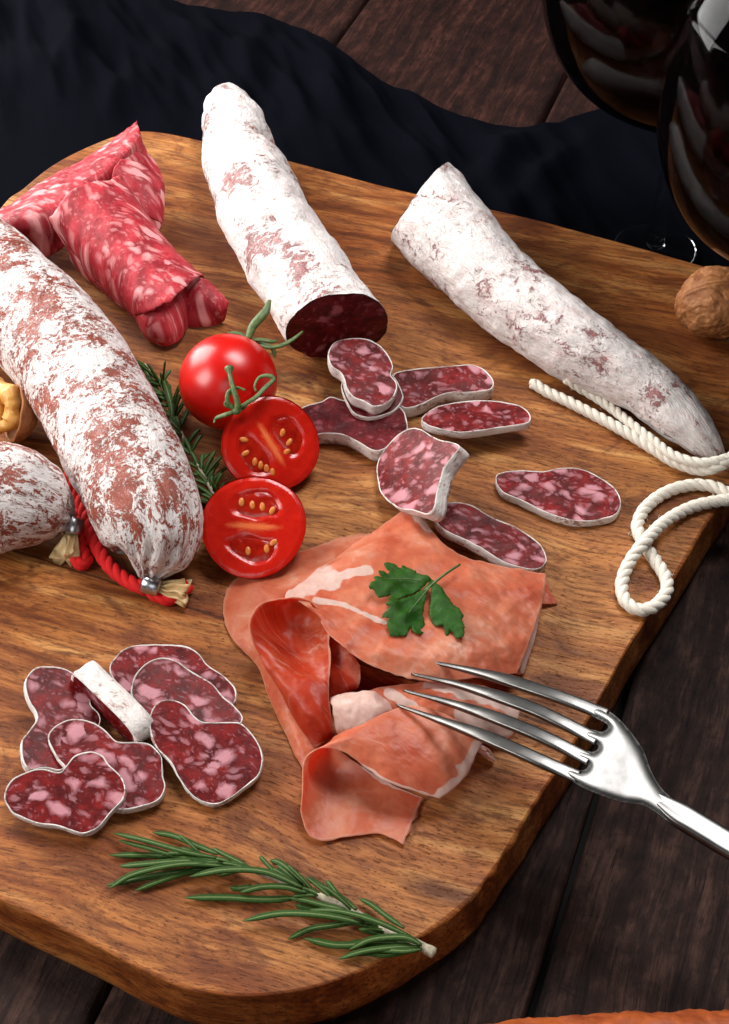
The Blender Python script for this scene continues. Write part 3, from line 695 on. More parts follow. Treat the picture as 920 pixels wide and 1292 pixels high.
slice_([(555, 402), (575, 389), (620, 385), (680, 386), (730, 377), (780, 380), (830, 403), (870, 433), (885, 468), (872, 500), (830, 514), (770, 518), (720, 507), (680, 492), (620, 462), (572, 440)], z6, (0, .0, 1), T, .42, 'single salami slice lying apart on bare wood, left of the looped white string', GR, 'meat', 7)
slice_([(400, 478), (440, 468), (490, 476), (540, 505), (600, 530), (650, 560), (680, 590), (688, 625), (660, 645), (600, 635), (560, 617), (520, 592), (470, 565), (420, 541), (395, 512)], z6, (.06, .0, 1), T + .08, .5, 'oblong salami slice lying at the upper right edge of the ham', GR, 'meat', 8)
slice_([(90, 195), (120, 165), (170, 160), (220, 170), (250, 190), (275, 220), (295, 250), (303, 290), (330, 320), (332, 350), (300, 420), (250, 470), (200, 505), (150, 495), (100, 500), (76, 470), (72, 410), (92, 380), (120, 340), (118, 310), (95, 270), (84, 230)], z7, (.34, -.06, 1), T, .42, 'leftmost salami slice of the lower heap, long and waisted, partly covered by another', GL, 'meat', 9)
slice_([(375, 140), (410, 105), (460, 90), (540, 88), (620, 95), (660, 120), (690, 155), (740, 190), (775, 225), (784, 255), (765, 285), (650, 300), (450, 280), (420, 250), (375, 200), (363, 165)], z7, (0, -.02, 1), T, .36, 'rearmost slice of the lower heap, only its far rim showing', GL, 'meat', 10)
slice_([(440, 215), (455, 180), (490, 147), (540, 132), (590, 145), (640, 180), (700, 215), (740, 260), (780, 295), (802, 345), (700, 420), (540, 400), (460, 310), (438, 255)], z7, (.16, -.1, 1), T + .06, .4, 'middle slice of three overlapping ones on the right of the lower heap', GL, 'meat', 11)
slice_([(498, 325), (520, 285), (560, 270), (610, 285), (645, 325), (678, 345), (740, 345), (800, 350), (840, 390), (868, 440), (870, 485), (850, 530), (800, 570), (760, 600), (710, 618), (660, 603), (620, 570), (590, 522), (562, 475), (520, 430), (500, 380)], z7, (.0, -.2, 1), T + .02, .36, 'large glossy slice on top at the right of the lower heap, nearest the ham', GL, 'meat', 12)
slice_([(160, 398), (178, 365), (220, 340), (260, 335), (310, 347), (350, 372), (390, 410), (450, 411), (500, 420), (535, 460), (540, 520), (548, 560), (530, 600), (480, 622), (400, 635), (300, 600), (220, 500), (180, 450)], z7, (.05, -.12, 1), T + .12, .42, 'waisted slice in the middle of the lower heap, under the front left one', GL, 'meat', 13)
slice_([(18, 572), (40, 535), (90, 510), (140, 500), (196, 512), (220, 490), (250, 455), (300, 442), (340, 457), (365, 490), (400, 522), (416, 560), (410, 600), (372, 640), (330, 690), (280, 715), (230, 703), (190, 690), (120, 680), (50, 650), (20, 612)], z7, (.0, -.2, 1), T + .22, .38, 'frontmost slice of the lower heap with big pale fat flecks', GL, 'meat', 14)
# slice standing on its edge
e0 = P(*z7(262, 150), T + 1.5); e1 = P(*z7(470, 355), T + 1.1); ax = Vector((e1.x - e0.x, e1.y - e0.y, 0)); LL = ax.length; ax.normalize(); nn = Vector((ax.y, -ax.x, 0))
if nn.y > 0: nn = -nn
th = .95; e = thing('salami_slice', 'slice standing on its edge in the lower heap, showing only its white rind', 'salami slice', (e0.x, e0.y, T), GL)
ovl = cr([Vector((x * LL, z, 0)) for x, z in ((0, .7), (.03, 1.3), (.12, 1.55), (.4, 1.5), (.75, 1.4), (1.0, 1.15), (1.05, .6), (.95, .08), (.5, .02), (.08, .1))], 90, True)
mr = MB(); rows = []
for k, (w, sh) in enumerate(((-.5, .07), (-.5, .0), (-.2, -.02), (.1, 0), (.35, -.02), (.5, .0), (.5, .07))):
    rows.append([mr.add(e0 + ax * (p.x + (LL / 2 - p.x) * sh) + nn * (w * th) + Vector((0, 0, T + p.y + (.7 - p.y) * sh - e0.z + .03 * nz(p.x * 2, w * 3, 4))), (i * .09, w * th)) for i, p in enumerate(ovl)])
for r0, r1 in zip(rows, rows[1:]):
    for j in range(90): mr.face(r0[j], r0[(j + 1) % 90], r1[(j + 1) % 90], r1[j])
mr.build('rind', M['rind'], e)
mm = MB()
for w in (-.49, .49):
    vs, fs, _ = fillpoly([(p.x + (LL / 2 - p.x) * .05, p.y + (.7 - p.y) * .05) for p in ovl], .2)
    idx = [mm.add(e0 + ax * v.x + nn * (w * th) + Vector((0, 0, T + v.y - e0.z)), (v.x, v.y)) for v in vs]
    for f in fs: mm.face(*[idx[k] for k in f])
mm.build('meat', M['meat'], e)

# ------------------------------------------------------------------ rolled salami slices
z1 = zoom(0, 130, 3.067)
t_ = thing('salami_roll', 'pink salami slice folded over at the far left corner, under another roll', 'salami roll', P(60, 270, T), 'rolled pink salami slices')
mb = MB()
loft(mb, [[(-120, 430, .6), (0, 412, 1.2), (100, 350, 1.5), (200, 280, 1.7), (300, 232, 1.9), (400, 170, 2.2), (480, 112, 2.7), (528, 72, 3.1)],
          [(-120, 470, 1.5), (10, 450, 2.0), (110, 400, 2.3), (220, 340, 2.4), (310, 290, 2.6), (410, 235, 2.9), (490, 180, 3.1), (545, 120, 3.2)],
          [(-110, 540, 1.2), (20, 510, 1.6), (110, 480, 1.9), (210, 440, 2.1), (310, 380, 2.2), (400, 320, 2.3), (480, 260, 2.3), (550, 200, 2.4)],
          [(-90, 600, .3), (10, 545, .6), (90, 570, .4), (170, 600, .3), (270, 540, .5), (380, 440, .8), (460, 380, 1.0), (540, 320, 1.2)]], 110, 50, .09, .06, 1, z1, seed=1)
loft(mb, [[(528, 72, 3.1), (545, 130, 2.8), (572, 190, 2.3), (612, 245, 1.8), (636, 330, 1.3), (632, 460, .4)],
          [(490, 170, 3.0), (520, 200, 2.7), (565, 240, 2.2), (600, 300, 1.7), (610, 380, 1.2), (605, 500, .2)],
          [(420, 235, 2.9), (470, 225, 2.9), (520, 260, 2.4), (540, 350, 1.9), (540, 430, 1.3), (545, 520, .3)]], 70, 30, .08, .05, 1, z1, seed=2)
loft(mb, [[(470, 215, 3.05), (530, 230, 2.9), (590, 270, 2.5), (625, 310, 2.1)],
          [(440, 260, 3.0), (510, 290, 2.6), (570, 340, 2.2), (620, 390, 1.7)],
          [(430, 330, 2.4), (500, 370, 2.1), (560, 430, 1.7), (630, 470, .9)]], 50, 30, .08, .04, 1, z1, seed=3)
mb.build('folded_slice', M['roll'], t_)
t_ = thing('salami_roll', 'pink fatty salami slice rolled into a tube pointing at the whole tomato', 'salami roll', P(180, 330, T), 'rolled pink salami slices')
mb = MB()
loft(mb, [[(300, 560, 1.0), (198, 462, 2.2), (215, 420, 2.8), (262, 350, 3.4), (335, 312, 3.7), (420, 298, 3.5), (470, 285, 3.0), (500, 360, 2.2)],
          [(330, 630, .6), (262, 540, 1.6), (285, 500, 2.4), (340, 430, 3.1), (420, 380, 3.4), (490, 360, 3.2), (535, 380, 2.6), (560, 450, 1.6)],
          [(380, 690, .4), (345, 645, 1.2), (375, 600, 2.1), (430, 540, 2.8), (500, 490, 3.0), (560, 470, 2.8), (605, 485, 2.2), (620, 540, 1.2)],
          [(460, 780, .3), (440, 740, 1.0), (475, 690, 1.9), (530, 640, 2.5), (600, 590, 2.7), (650, 565, 2.5), (700, 595, 1.9), (700, 650, 1.0)],
          [(540, 850, .2), (527, 822, .9), (565, 812, 1.6), (620, 785, 2.1), (680, 745, 2.4), (730, 700, 2.4), (782, 668, 2.0), (790, 700, 1.2)]], 90, 80, .09, .05, 1, z1, seed=5)
# inner turns showing at the near end
loft(mb, [[(480, 760, 1.0), (530, 740, 1.6), (600, 700, 1.9), (680, 650, 1.9), (720, 640, 1.4)],
          [(520, 830, .7), (560, 830, 1.3), (620, 800, 1.7), (690, 750, 1.7), (735, 730, 1.1)],
          [(545, 880, .35), (585, 900, .75), (640, 885, 1.0), (700, 840, 1.0), (730, 790, .6)],
          [(570, 915, .08), (610, 935, .2), (650, 940, .25), (700, 915, .25), (725, 865, .12)]], 60, 40, .08, .04, 1, z1, seed=6)
loft(mb, [[(720, 640, 1.6), (770, 670, 1.9), (810, 690, 1.7), (850, 730, 1.5), (885, 770, 1.3)],
          [(700, 720, 1.2), (760, 740, 1.5), (800, 760, 1.4), (850, 790, 1.1), (880, 800, .9)],
          [(690, 800, .6), (750, 815, .7), (800, 830, .6), (845, 838, .4), (870, 835, .3)],
          [(700, 850, .1), (740, 866, .1), (790, 868, .1), (830, 858, .08), (860, 840, .1)]], 50, 34, .08, .04, 1, z1, seed=7)
loft(mb, [[(200, 470, 2.0), (290, 590, 1.2), (370, 690, .9), (460, 760, .7)],
          [(260, 560, 1.2), (310, 630, .8), (380, 710, .5), (470, 790, .4)],
          [(275, 610, .4), (315, 665, .2), (380, 715, .1), (450, 740, .1)]], 50, 24, .08, .05, 1, z1, seed=8)
mb.build('rolled_slice', M['roll'], t_)

# ------------------------------------------------------------------ tomatoes
t_ = thing('tomato', 'whole glossy red cherry tomato with a green calyx', 'tomato', P(288, 500, T)); r = 63 / 28.6
pc = P(288, 482, T + r * .97); mb = MB(); caly = (P(316, 428, T + r * 1.35) - pc).normalized()
blob(mb, pc, r, r, r * .97, 96, 48, lambda d: -.06 * math.exp(-((d - caly).length / .25) ** 2) + .01 * nz(d.x * 2, d.y * 2, d.z * 2)); mb.build('flesh', M['tomato'], t_)
mb = MB(); b0 = P(319, 428, T + 3.1)
for l in ([(313, 428, 3.2), (319, 412, 3.5), (329, 400, 3.7), (336, 391, 3.8), (340, 379, 3.9)], [(314, 428, 3.1), (330, 429, 3.2), (343, 431, 3.1), (349, 430, 3.0)], [(320, 430, 3.0), (338, 438, 3.1), (355, 436, 3.2), (370, 428, 3.3), (382, 418, 3.3)], [(330, 432, 2.9), (344, 440, 2.7), (347, 450, 2.5)], [(312, 426, 3.1), (300, 421, 3.2), (288, 420, 3.3)], [(312, 424, 3.1), (316, 416, 3.0), (324, 410, 2.8)]):
    w = .17 if l[0][0] == 313 else .1
    tube(mb, cr(pl(l), 24), lambda t, w=w: w * (.35 + 1.0 * math.sin(math.pi * min(1, t * .85 + .12)) ** .8), 8, flat=.55)
mb.build('calyx', M['green'], t_)
z5 = zoom(170, 360, 3.4)
def half(label, cpx, rpx, rpy, n, ori, cham, seeds, lowz, depth=1.75):
    n = Vector(n).normalized(); rr = rpx / 29.0
    # centre height so that the round back rests on the wood
    h = T + 1.0
    cc = P(*cpx, T + lowz); e = thing('tomato_half', label, 'tomato half', (cc.x, cc.y, T), 'halved cherry tomatoes')
    k = ppc(cc); ra, rb = rpx / k, rpy / k
    right = Vector((1, 0, 0)); a = (right - n * right.dot(n)).normalized(); b = n.cross(a); a, b = a * math.cos(ori) + b * math.sin(ori), b * math.cos(ori) - a * math.sin(ori)
    def rim(th): return 1 + .02 * math.sin(2 * th + 1) + .015 * math.sin(3 * th)
    mb = MB(); rows = []; NS = 96
    for i in range(25):
        ph = math.pi / 2 * i / 24; row = []
        for j in range(NS):
            th = 2 * math.pi * j / NS; q = rim(th) * math.cos(ph) ** .9 if i < 24 else .001
            row.append(mb.add(cc + a * ra * q * math.cos(th) + b * rb * q * math.sin(th) - n * depth * math.sin(ph)))
        rows.append(row)
    for r0, r1 in zip(rows, rows[1:]):
        for j in range(NS): mb.face(r0[j], r0[(j + 1) % NS], r1[(j + 1) % NS], r1[j])
    mb.build('skin', M['tomato'], e)
    def inch(u, v):      # >0 inside a seed chamber
        u, v = u + .09 * nz(u * 2.5, v * 2.5, cpx[0]), v + .09 * nz(u * 2.5, v * 2.5, cpx[1])
        best = 0
        for (cx_, cy_, rx_, ry_, rot) in cham:
            x = u - cx_; y = v - cy_; xx = x * math.cos(rot) + y * math.sin(rot); yy = -x * math.sin(rot) + y * math.cos(rot)
            yy += .35 * xx * xx * (1 if cy_ < 0 else -1) * -1
            best = max(best, 1 - math.sqrt((xx / rx_) ** 2 + (yy / ry_) ** 2))
        return best
    mb = MB(); rows = []
    for i in range(41):
        f = 1 - i / 40; row = []
        for j in range(NS):
            th = 2 * math.pi * j / NS; u = f * math.cos(th) * rim(th) * .995; v = f * math.sin(th) * rim(th) * .995
            dz = -.16 * sm(0, .5, inch(u, v)) + .03 * nz(u * 5, v * 5, 2) * f + (.02 if f < .99 else 0) - .05 * sm(.9, 1, f)
            core = .85 * math.exp(-(v / .05) ** 2) * (1 - sm(.2, .75, abs(u))) + .3 * math.exp(-(v / .16) ** 2) * (1 - sm(.1, .6, abs(u))) * (1 + .5 * math.sin(th * 22)) + .02
            row.append(mb.add(cc + a * ra * u + b * rb * v + n * dz, core=core))
        rows.append(row)
    for r0, r1 in zip(rows, rows[1:]):
        for j in range(NS): mb.face(r0[j], r0[(j + 1) % NS], r1[(j + 1) % NS], r1[j])
    mb.build('cut_flesh', M['flesh'], e)
    for (cx_, cy_, rx_, ry_, rot) in cham:
        mb = MB(); rows = []
        for i in range(13):
            f = i / 12; row = []
            for j in range(40):
                th = 2 * math.pi * j / 40; xx = f * rx_ * .93 * math.cos(th); yy = f * ry_ * .93 * math.sin(th) + .35 * xx * xx * (1 if cy_ < 0 else -1)
                x = cx_ + xx * math.cos(rot) - yy * math.sin(rot); y = cy_ + xx * math.sin(rot) + yy * math.cos(rot)
                row.append(mb.add(cc + a * ra * x + b * rb * y + n * (-.02 - .10 * f ** 3 + .04 * nz(x * 5, y * 5, 1))))
            rows.append(row)
        for r0, r1 in zip(rows, rows[1:]):
            for j in range(40): mb.face(r0[j], r0[(j + 1) % 40], r1[(j + 1) % 40], r1[j])
        mb.build('seed_gel', M['gel'], e)
    for (x, y, an) in seeds:
        px, py = z5(x, y); q = PP(px, py, cc, n) - n * .03
        dirn = (PP(px + 5 * math.cos(an), py + 5 * math.sin(an), cc, n) - PP(px, py, cc, n)).normalized(); sd_ = n.cross(dirn)
        mb = MB(); blob(mb, q, .2, .12, .07, 14, 8, None, Matrix((dirn, sd_, n)).transposed()); mb.build('seed', M['seed'], e)
    return e, cc, a, b
hp = math.pi / 2
h1 = half('upper tomato half leaning on the whole tomato, green stem still on, seeds showing', (342, 560), 60, 64, (.28, -.58, .77), R(-57), [(.05, .42, .56, .34, 0), (.0, -.44, .6, .34, 0)],
     [(635, 632, 1.8), (664, 672, 2.2), (652, 714, 2.6), (470, 662, .2), (476, 720, -.6), (516, 757, 1.7), (541, 772, 1.6), (566, 786, 1.5), (592, 802, 1.5)], 1.75)
half('lower tomato half with its cut face to the viewer, lying against the ham', (320, 664), 65, 67, (.03, -.50, .86), R(-3), [(.05, .43, .58, .33, 0), (.0, -.44, .6, .33, 0)],
     [(458, 930, 1.6), (505, 942, 1.5), (548, 950, 1.5), (590, 966, 2.0), (486, 1140, 1.6), (566, 1130, 1.5), (596, 1102, 2.4)], 1.6)
mb = MB()
def pz(zf, l): return [P(*zf(x, y), T + z) for x, y, z in l]
tube(mb, cr(pz(z5, [(440, 540, 3.3), (440, 500, 3.6), (425, 450, 3.9), (412, 400, 4.1), (405, 355, 4.2)]), 24), lambda t: .15 - .06 * t + .12 * sm(.85, 1, t), 10)
for l in ([(440, 530, 3.3), (480, 505, 3.5), (520, 480, 3.6), (560, 440, 3.7), (595, 405, 3.7), (575, 388, 3.8), (535, 395, 3.7), (515, 430, 3.6), (520, 455, 3.5)], [(430, 535, 3.3), (400, 500, 3.6), (405, 460, 3.8), (440, 440, 3.9), (475, 450, 3.9)], [(430, 540, 3.3), (390, 555, 3.2), (350, 570, 3.0), (340, 590, 2.9)], [(445, 540, 3.3), (470, 520, 3.2), (490, 500, 3.3)], [(425, 540, 3.2), (415, 520, 3.4), (390, 510, 3.5), (400, 480, 3.7)]):
    tube(mb, cr(pz(z5, l), 40), lambda t: .055 + .07 * math.sin(math.pi * min(1, t + .15)), 8, flat=.6)
blob(mb, P(*z5(436, 540), T + 3.3), .2, .2, .14, 16, 8)
mb.build('calyx', M['green'], h1[0])

# ------------------------------------------------------------------ ham
z8 = zoom(270, 630, 2.044)
GH = 'thin slices of cured ham folded together'
def ham(label, lofts, o, seed, mat='ham'):
    mb = MB()
    for k, (rows, nu, nv, fat, *r) in enumerate(lofts): loft(mb, rows, nu, nv, .05, r[0] if r else .06, 1, z8, fat, seed=seed + k * .7)
    ob = mb.build('ham_slice', M[mat], o=P(*z8(*o), T)); tag(ob, label, 'ham slice', GH); return ob
ham('wide ham slice spread flat on the wood at the left, beneath the others', [
    ([[(200, 142, .12), (330, 98, .2), (420, 90, .4), (520, 110, .6)], [(62, 202, .1), (190, 190, .3), (320, 180, .7), (450, 190, 1.0)], [(22, 270, .1), (130, 270, .5), (260, 280, .9), (400, 300, 1.0)], [(42, 350, .1), (120, 350, .6), (220, 370, .8), (350, 400, .6)],
      [(108, 425, .12), (150, 430, .6), (210, 450, .7), (300, 470, .4)], [(140, 500, .1), (180, 510, .6), (230, 530, .6), (300, 540, .3)], [(182, 600, .1), (205, 590, .5), (240, 600, .5), (290, 610, .2)], [(228, 695, .1), (240, 670, .3), (255, 655, .3), (280, 640, .2)]], 60, 90, [], .08)], (150, 300), 1)
ham('ham flap showing at the right under the top slice', [
    ([[(760, 190, .5), (850, 205, .35), (868, 240, .2), (888, 266, .1)], [(750, 260, .5), (800, 265, .4), (840, 270, .25), (880, 270, .1)]], 30, 20, []),
    ([[(790, 260, .9), (830, 275, .75), (840, 300, .6)], [(780, 350, .9), (812, 360, .6), (822, 380, .4)], [(730, 440, .9), (770, 450, .6), (798, 452, .3)]], 24, 40, [([(836, 280), (800, 440)], 14)])], (840, 300), 4)
ham('pale fatty ham slice lying beneath the fork tines', [
    ([[(370, 500, .9), (470, 478, 1.2), (580, 470, 1.3), (690, 480, 1.3), (800, 520, .8)], [(360, 540, .7), (460, 520, 1.2), (580, 510, 1.5), (690, 540, 1.4), (785, 565, .8)], [(350, 590, .4), (460, 570, 1.0), (570, 560, 1.3), (680, 590, 1.2), (770, 608, .5)], [(340, 640, .2), (450, 640, .5), (560, 640, .7), (660, 630, .7), (740, 625, .3)]], 80, 50,
     [([(560, 475), (700, 510), (790, 550)], 20), ([(640, 560), (770, 600)], 26), ([(450, 500), (520, 540)], 14)], .1)], (600, 560), 6)
ham('curl of soft white fat in the middle of the ham', [
    ([[(300, 515, 1.1), (345, 497, 1.5), (400, 497, 1.7), (440, 512, 1.5), (455, 530, 1.2)], [(305, 540, 1.4), (350, 530, 1.8), (400, 530, 2.0), (440, 540, 1.8), (465, 545, 1.4)], [(310, 580, 1.0), (350, 585, 1.3), (395, 590, 1.5), (430, 570, 1.4), (470, 560, 1.2)], [(320, 610, .4), (350, 620, .5), (395, 620, .6), (430, 600, .7), (470, 590, .6)]], 50, 40, [([(290, 540), (470, 540)], 60)], .12)], (370, 560), 8)
ham('deep red strip of ham tucked inside the left fold', [
    ([[(255, 300, 1.3), (300, 345, 1.5), (345, 385, 1.6), (378, 428, 1.5)], [(270, 350, 1.0), (300, 390, 1.3), (340, 420, 1.5), (380, 455, 1.4)], [(290, 440, .8), (305, 460, 1.2), (340, 470, 1.3), (372, 482, 1.1)], [(290, 520, .3), (305, 512, .7), (335, 505, .9), (360, 492, .8)]], 40, 40, [])], (320, 430), 10, 'lean')
ham('ham slice bent into an upright orange loop at the left', [
    ([[(170, 256, 2.35), (215, 252, 2.4), (250, 262, 2.3), (275, 290, 2.1), (300, 330, 1.9)],
      [(118, 272, 2.3), (175, 280, 1.8), (225, 292, 1.45), (262, 312, 1.5), (298, 352, 1.9)],
      [(90, 315, 2.2), (140, 330, 1.5), (195, 350, 1.0), (250, 375, 1.15), (300, 400, 1.8)],
      [(97, 365, 1.9), (145, 385, 1.6), (200, 410, 1.1), (255, 430, 1.3), (300, 440, 1.75)],
      [(130, 432, 1.4), (170, 450, 1.5), (215, 465, 1.55), (260, 480, 1.6), (297, 490, 1.5)],
      [(172, 500, 1.0), (205, 520, 1.25), (240, 540, 1.35), (275, 550, 1.35), (302, 550, 1.2)],
      [(205, 565, .5), (230, 580, .8), (255, 590, .9), (285, 597, .9), (308, 595, .8)],
      [(245, 642, .15), (262, 640, .4), (275, 635, .45), (295, 622, .4), (312, 606, .35)]], 60, 90, [], .06)], (200, 420), 12, 'lean')
ham('large flat ham slice on top carrying the parsley leaf', [
    ([[(272, 180, .7), (390, 98, .9), (512, 26, 1.1), (600, 120, 1.3), (720, 166, 1.25), (857, 194, .9)],
      [(225, 215, 1.3), (335, 165, 1.5), (450, 125, 1.6), (595, 190, 1.7), (720, 225, 1.6), (852, 245, 1.1)],
      [(182, 248, 1.9), (300, 258, 1.8), (430, 255, 1.9), (580, 290, 2.0), (705, 315, 1.8), (832, 320, 1.2)],
      [(205, 256, 2.2), (290, 305, 2.2), (400, 370, 2.2), (560, 385, 2.2), (680, 395, 2.0), (805, 392, 1.3)],
      [(245, 262, 2.3), (302, 350, 2.25), (400, 425, 2.0), (550, 470, 1.8), (680, 460, 1.7), (782, 450, 1.2)]], 130, 90,
     [([(190, 240), (250, 215), (300, 205)], 34), ([(300, 205), (400, 185)], 13), ([(260, 262), (340, 275), (440, 318)], 7), ([(520, 30), (555, 75)], 16)], .11)], (500, 300), 14)
ham('ham slice folded open like a pocket at the front, its edge white with fat', [
    ([[(490, 892, .12), (425, 862, .18), (345, 870, .15), (262, 880, .2), (226, 820, .5), (228, 730, 1.1), (236, 668, 1.5), (280, 643, 1.8), (335, 652, 1.8), (388, 690, 1.6), (440, 726, 1.45), (510, 752, 1.2), (582, 772, .9)],
      [(520, 820, .12), (440, 790, .12), (360, 765, .13), (295, 735, .2), (262, 700, .6), (256, 675, 1.1), (275, 645, 1.6), (325, 622, 1.95), (390, 612, 2.0), (455, 630, 1.9), (520, 655, 1.75), (590, 685, 1.5), (638, 728, 1.0)],
      [(540, 770, .1), (470, 740, .1), (400, 700, .1), (345, 665, .2), (315, 635, .6), (312, 615, 1.1), (338, 600, 1.6), (385, 580, 1.95), (440, 552, 2.0), (500, 532, 1.95), (570, 545, 1.85), (640, 575, 1.6), (700, 615, 1.2)]], 170, 70,
     [([(582, 772), (640, 728), (700, 615)], 24), ([(385, 690), (440, 728), (510, 754), (580, 775)], 8)], .06)], (400, 750), 17)
mb = MB()
p0, p1 = P(*z8(650, 625), T + .45), P(*z8(715, 662), T + .42)
rows = []
for i in range(21):
    rows.append([mb.add(p0.lerp(p1, i / 20) + (lambda a, r: Vector((math.sin(a) * r * -.5, math.cos(a) * r * .7, math.sin(a) * r)))(a, (.1 + .075 * a / 2)) , (i * .1, a), fat=.75) for a in [k * .35 for k in range(24)]])
for i in range(20):
    for j in range(23): mb.face(rows[i][j], rows[i][j + 1], rows[i + 1][j + 1], rows[i + 1][j])
ob = mb.build('ham_fat_roll', M['ham'], o=p0); s_ = ob.modifiers.new('thickness', 'SOLIDIFY'); s_.thickness = .0009
tag(ob, 'small pale fat roll poking out beside the fork, right of the front ham slice', 'ham fat', None)

# ------------------------------------------------------------------ parsley
def leafpoly(mb, pts, zf, hfun, th=.03, sp=.1, jag=.0):
    w = [P(*zf(x, y), T + hfun(x, y)) for x, y in pts]; o = []
    o = resample(cr([Vector((x, y, 0)) for x, y in pts], len(pts) * 8, True), 9.0, True)
    for i in range(0, len(o), 1): o[i] = o[i] + Vector((nz(o[i].x * .09, o[i].y * .09, 1), nz(o[i].x * .09, o[i].y * .09, 9), 0)) * 9
    # work in picture-independent leaf plane: board plane coordinates
    base = [P(*zf(q.x, q.y), T + 2.2) for q in o]
    vs, fs, _ = fillpoly([(p.x, p.y) for p in base], sp)
    def zf2(x, y): return T + 2.3 + .12 * math.sin(x * 2.6 + y) + .16 * nz(x * 1.9, y * 1.9, 3) + hfun(x, y)
    it = [mb.add((v.x, v.y, zf2(v.x, v.y) + th / 2)) for v in vs]; ib = [mb.add((v.x, v.y, zf2(v.x, v.y) - th / 2)) for v in vs]
    for f in fs: mb.face(*[it[k] for k in f]); mb.face(*[ib[k] for k in reversed(f)])
    n = len(base)
    for i in range(n): mb.face(it[i], it[(i + 1) % n], ib[(i + 1) % n], ib[i])
pr = thing('parsley_leaf', 'dark green parsley leaf with a short stalk lying on the ham', 'parsley', P(*z8(520, 270), T + 2.2))
zp = zoom(455, 700, 6.133)
for pts in ([(545, 210), (440, 150), (350, 90), (320, 85), (310, 105), (250, 70), (200, 65), (180, 80), (205, 125), (220, 140), (205, 160), (165, 138), (138, 148), (150, 180), (190, 200), (120, 192), (105, 210), (110, 225), (75, 255), (65, 285), (100, 300), (130, 345), (160, 352), (200, 335), (240, 320), (215, 370), (250, 375), (350, 330), (450, 275), (520, 235)],
            [(545, 225), (450, 290), (330, 350), (205, 400), (200, 420), (225, 430), (170, 480), (170, 510), (215, 520), (205, 560), (215, 600), (235, 640), (290, 650), (350, 645), (375, 600), (395, 560), (400, 600), (430, 632), (470, 625), (495, 590), (495, 510), (485, 450), (505, 340), (540, 260)],
            [(550, 220), (600, 260), (660, 330), (710, 400), (760, 440), (795, 500), (785, 530), (800, 590), (800, 640), (790, 662), (740, 660), (720, 630), (690, 600), (680, 630), (655, 620), (640, 560), (600, 560), (570, 545), (535, 480), (540, 380), (545, 300)]):
    mb = MB(); leafpoly(mb, pts, zp, lambda x, y: 0); mb.build('leaflet', M['parsley'], pr)
mb = MB(); tube(mb, cr([P(*z8(x, y), T + z) for x, y, z in ((545, 235, 2.3), (572, 212, 2.35), (600, 190, 2.35), (634, 168, 2.2))], 20), .055, 8)
for l in ([(568, 214), (500, 205), (440, 205)], [(565, 218), (520, 270), (475, 330)], [(568, 218), (590, 270), (625, 330)]):
    tube(mb, cr([P(*z8(x, y), T + 2.32 + .02 * i) for i, (x, y) in enumerate(l)], 14), lambda t: .03 * (1 - .8 * t), 6)
mb.build('stalk', M['green'], pr)

# ------------------------------------------------------------------ rosemary
def needle(mb, pts, w, zs=.4):
    pts = cr(pts, 18); fr = frames(pts); rows = []; n = 12
    for i, p in enumerate(pts):
        t = i / 17; r = w * min(1, .45 + 3 * t) * (1 - sm(.82, 1.03, t)) ** .6; tt, a, b = fr[i]; row = []
        for j in range(n):
            an = 2 * math.pi * j / n; cup = -.35 * r * math.exp(-(math.sin(an) / .25) ** 2) if math.cos(an) > 0 else 0
            row.append(mb.add(p + a * (math.cos(an) * r * .55 + cup) + b * math.sin(an) * r, mid=math.exp(-(math.sin(an) / .3) ** 2) if math.cos(an) > 0 else 0))
        rows.append(row)
    for r0, r1 in zip(rows, rows[1:]):
        for j in range(n): mb.face(r0[j], r0[(j + 1) % n], r1[(j + 1) % n], r1[j])
    mb.face(*rows[0]); mb.face(*rows[-1])
zr = zoom(110, 1030, 2.0)
rs = thing('rosemary_sprig', 'green rosemary sprig lying alone on the near end of the board', 'rosemary', P(350, 1130, T))
mb = MB(); stem = [(876, 345, .2), (830, 322, .25), (740, 280, .3), (640, 225, .35), (560, 190, .4), (460, 150, .4), (380, 125, .4), (310, 105, .4), (250, 92, .4)]
tube(mb, cr(pz(zr, stem), 60), lambda t: .19 * (1 - .75 * t) + .012 * math.sin(t * 60), 10); blob(mb, P(*zr(862, 340), T + .22), .22, .16, .16, 20, 10, lambda d: .2 * nz(d.x * 4, d.y * 4, d.z * 4)); mb.build('stem', M['rstem'], rs)
mb = MB()
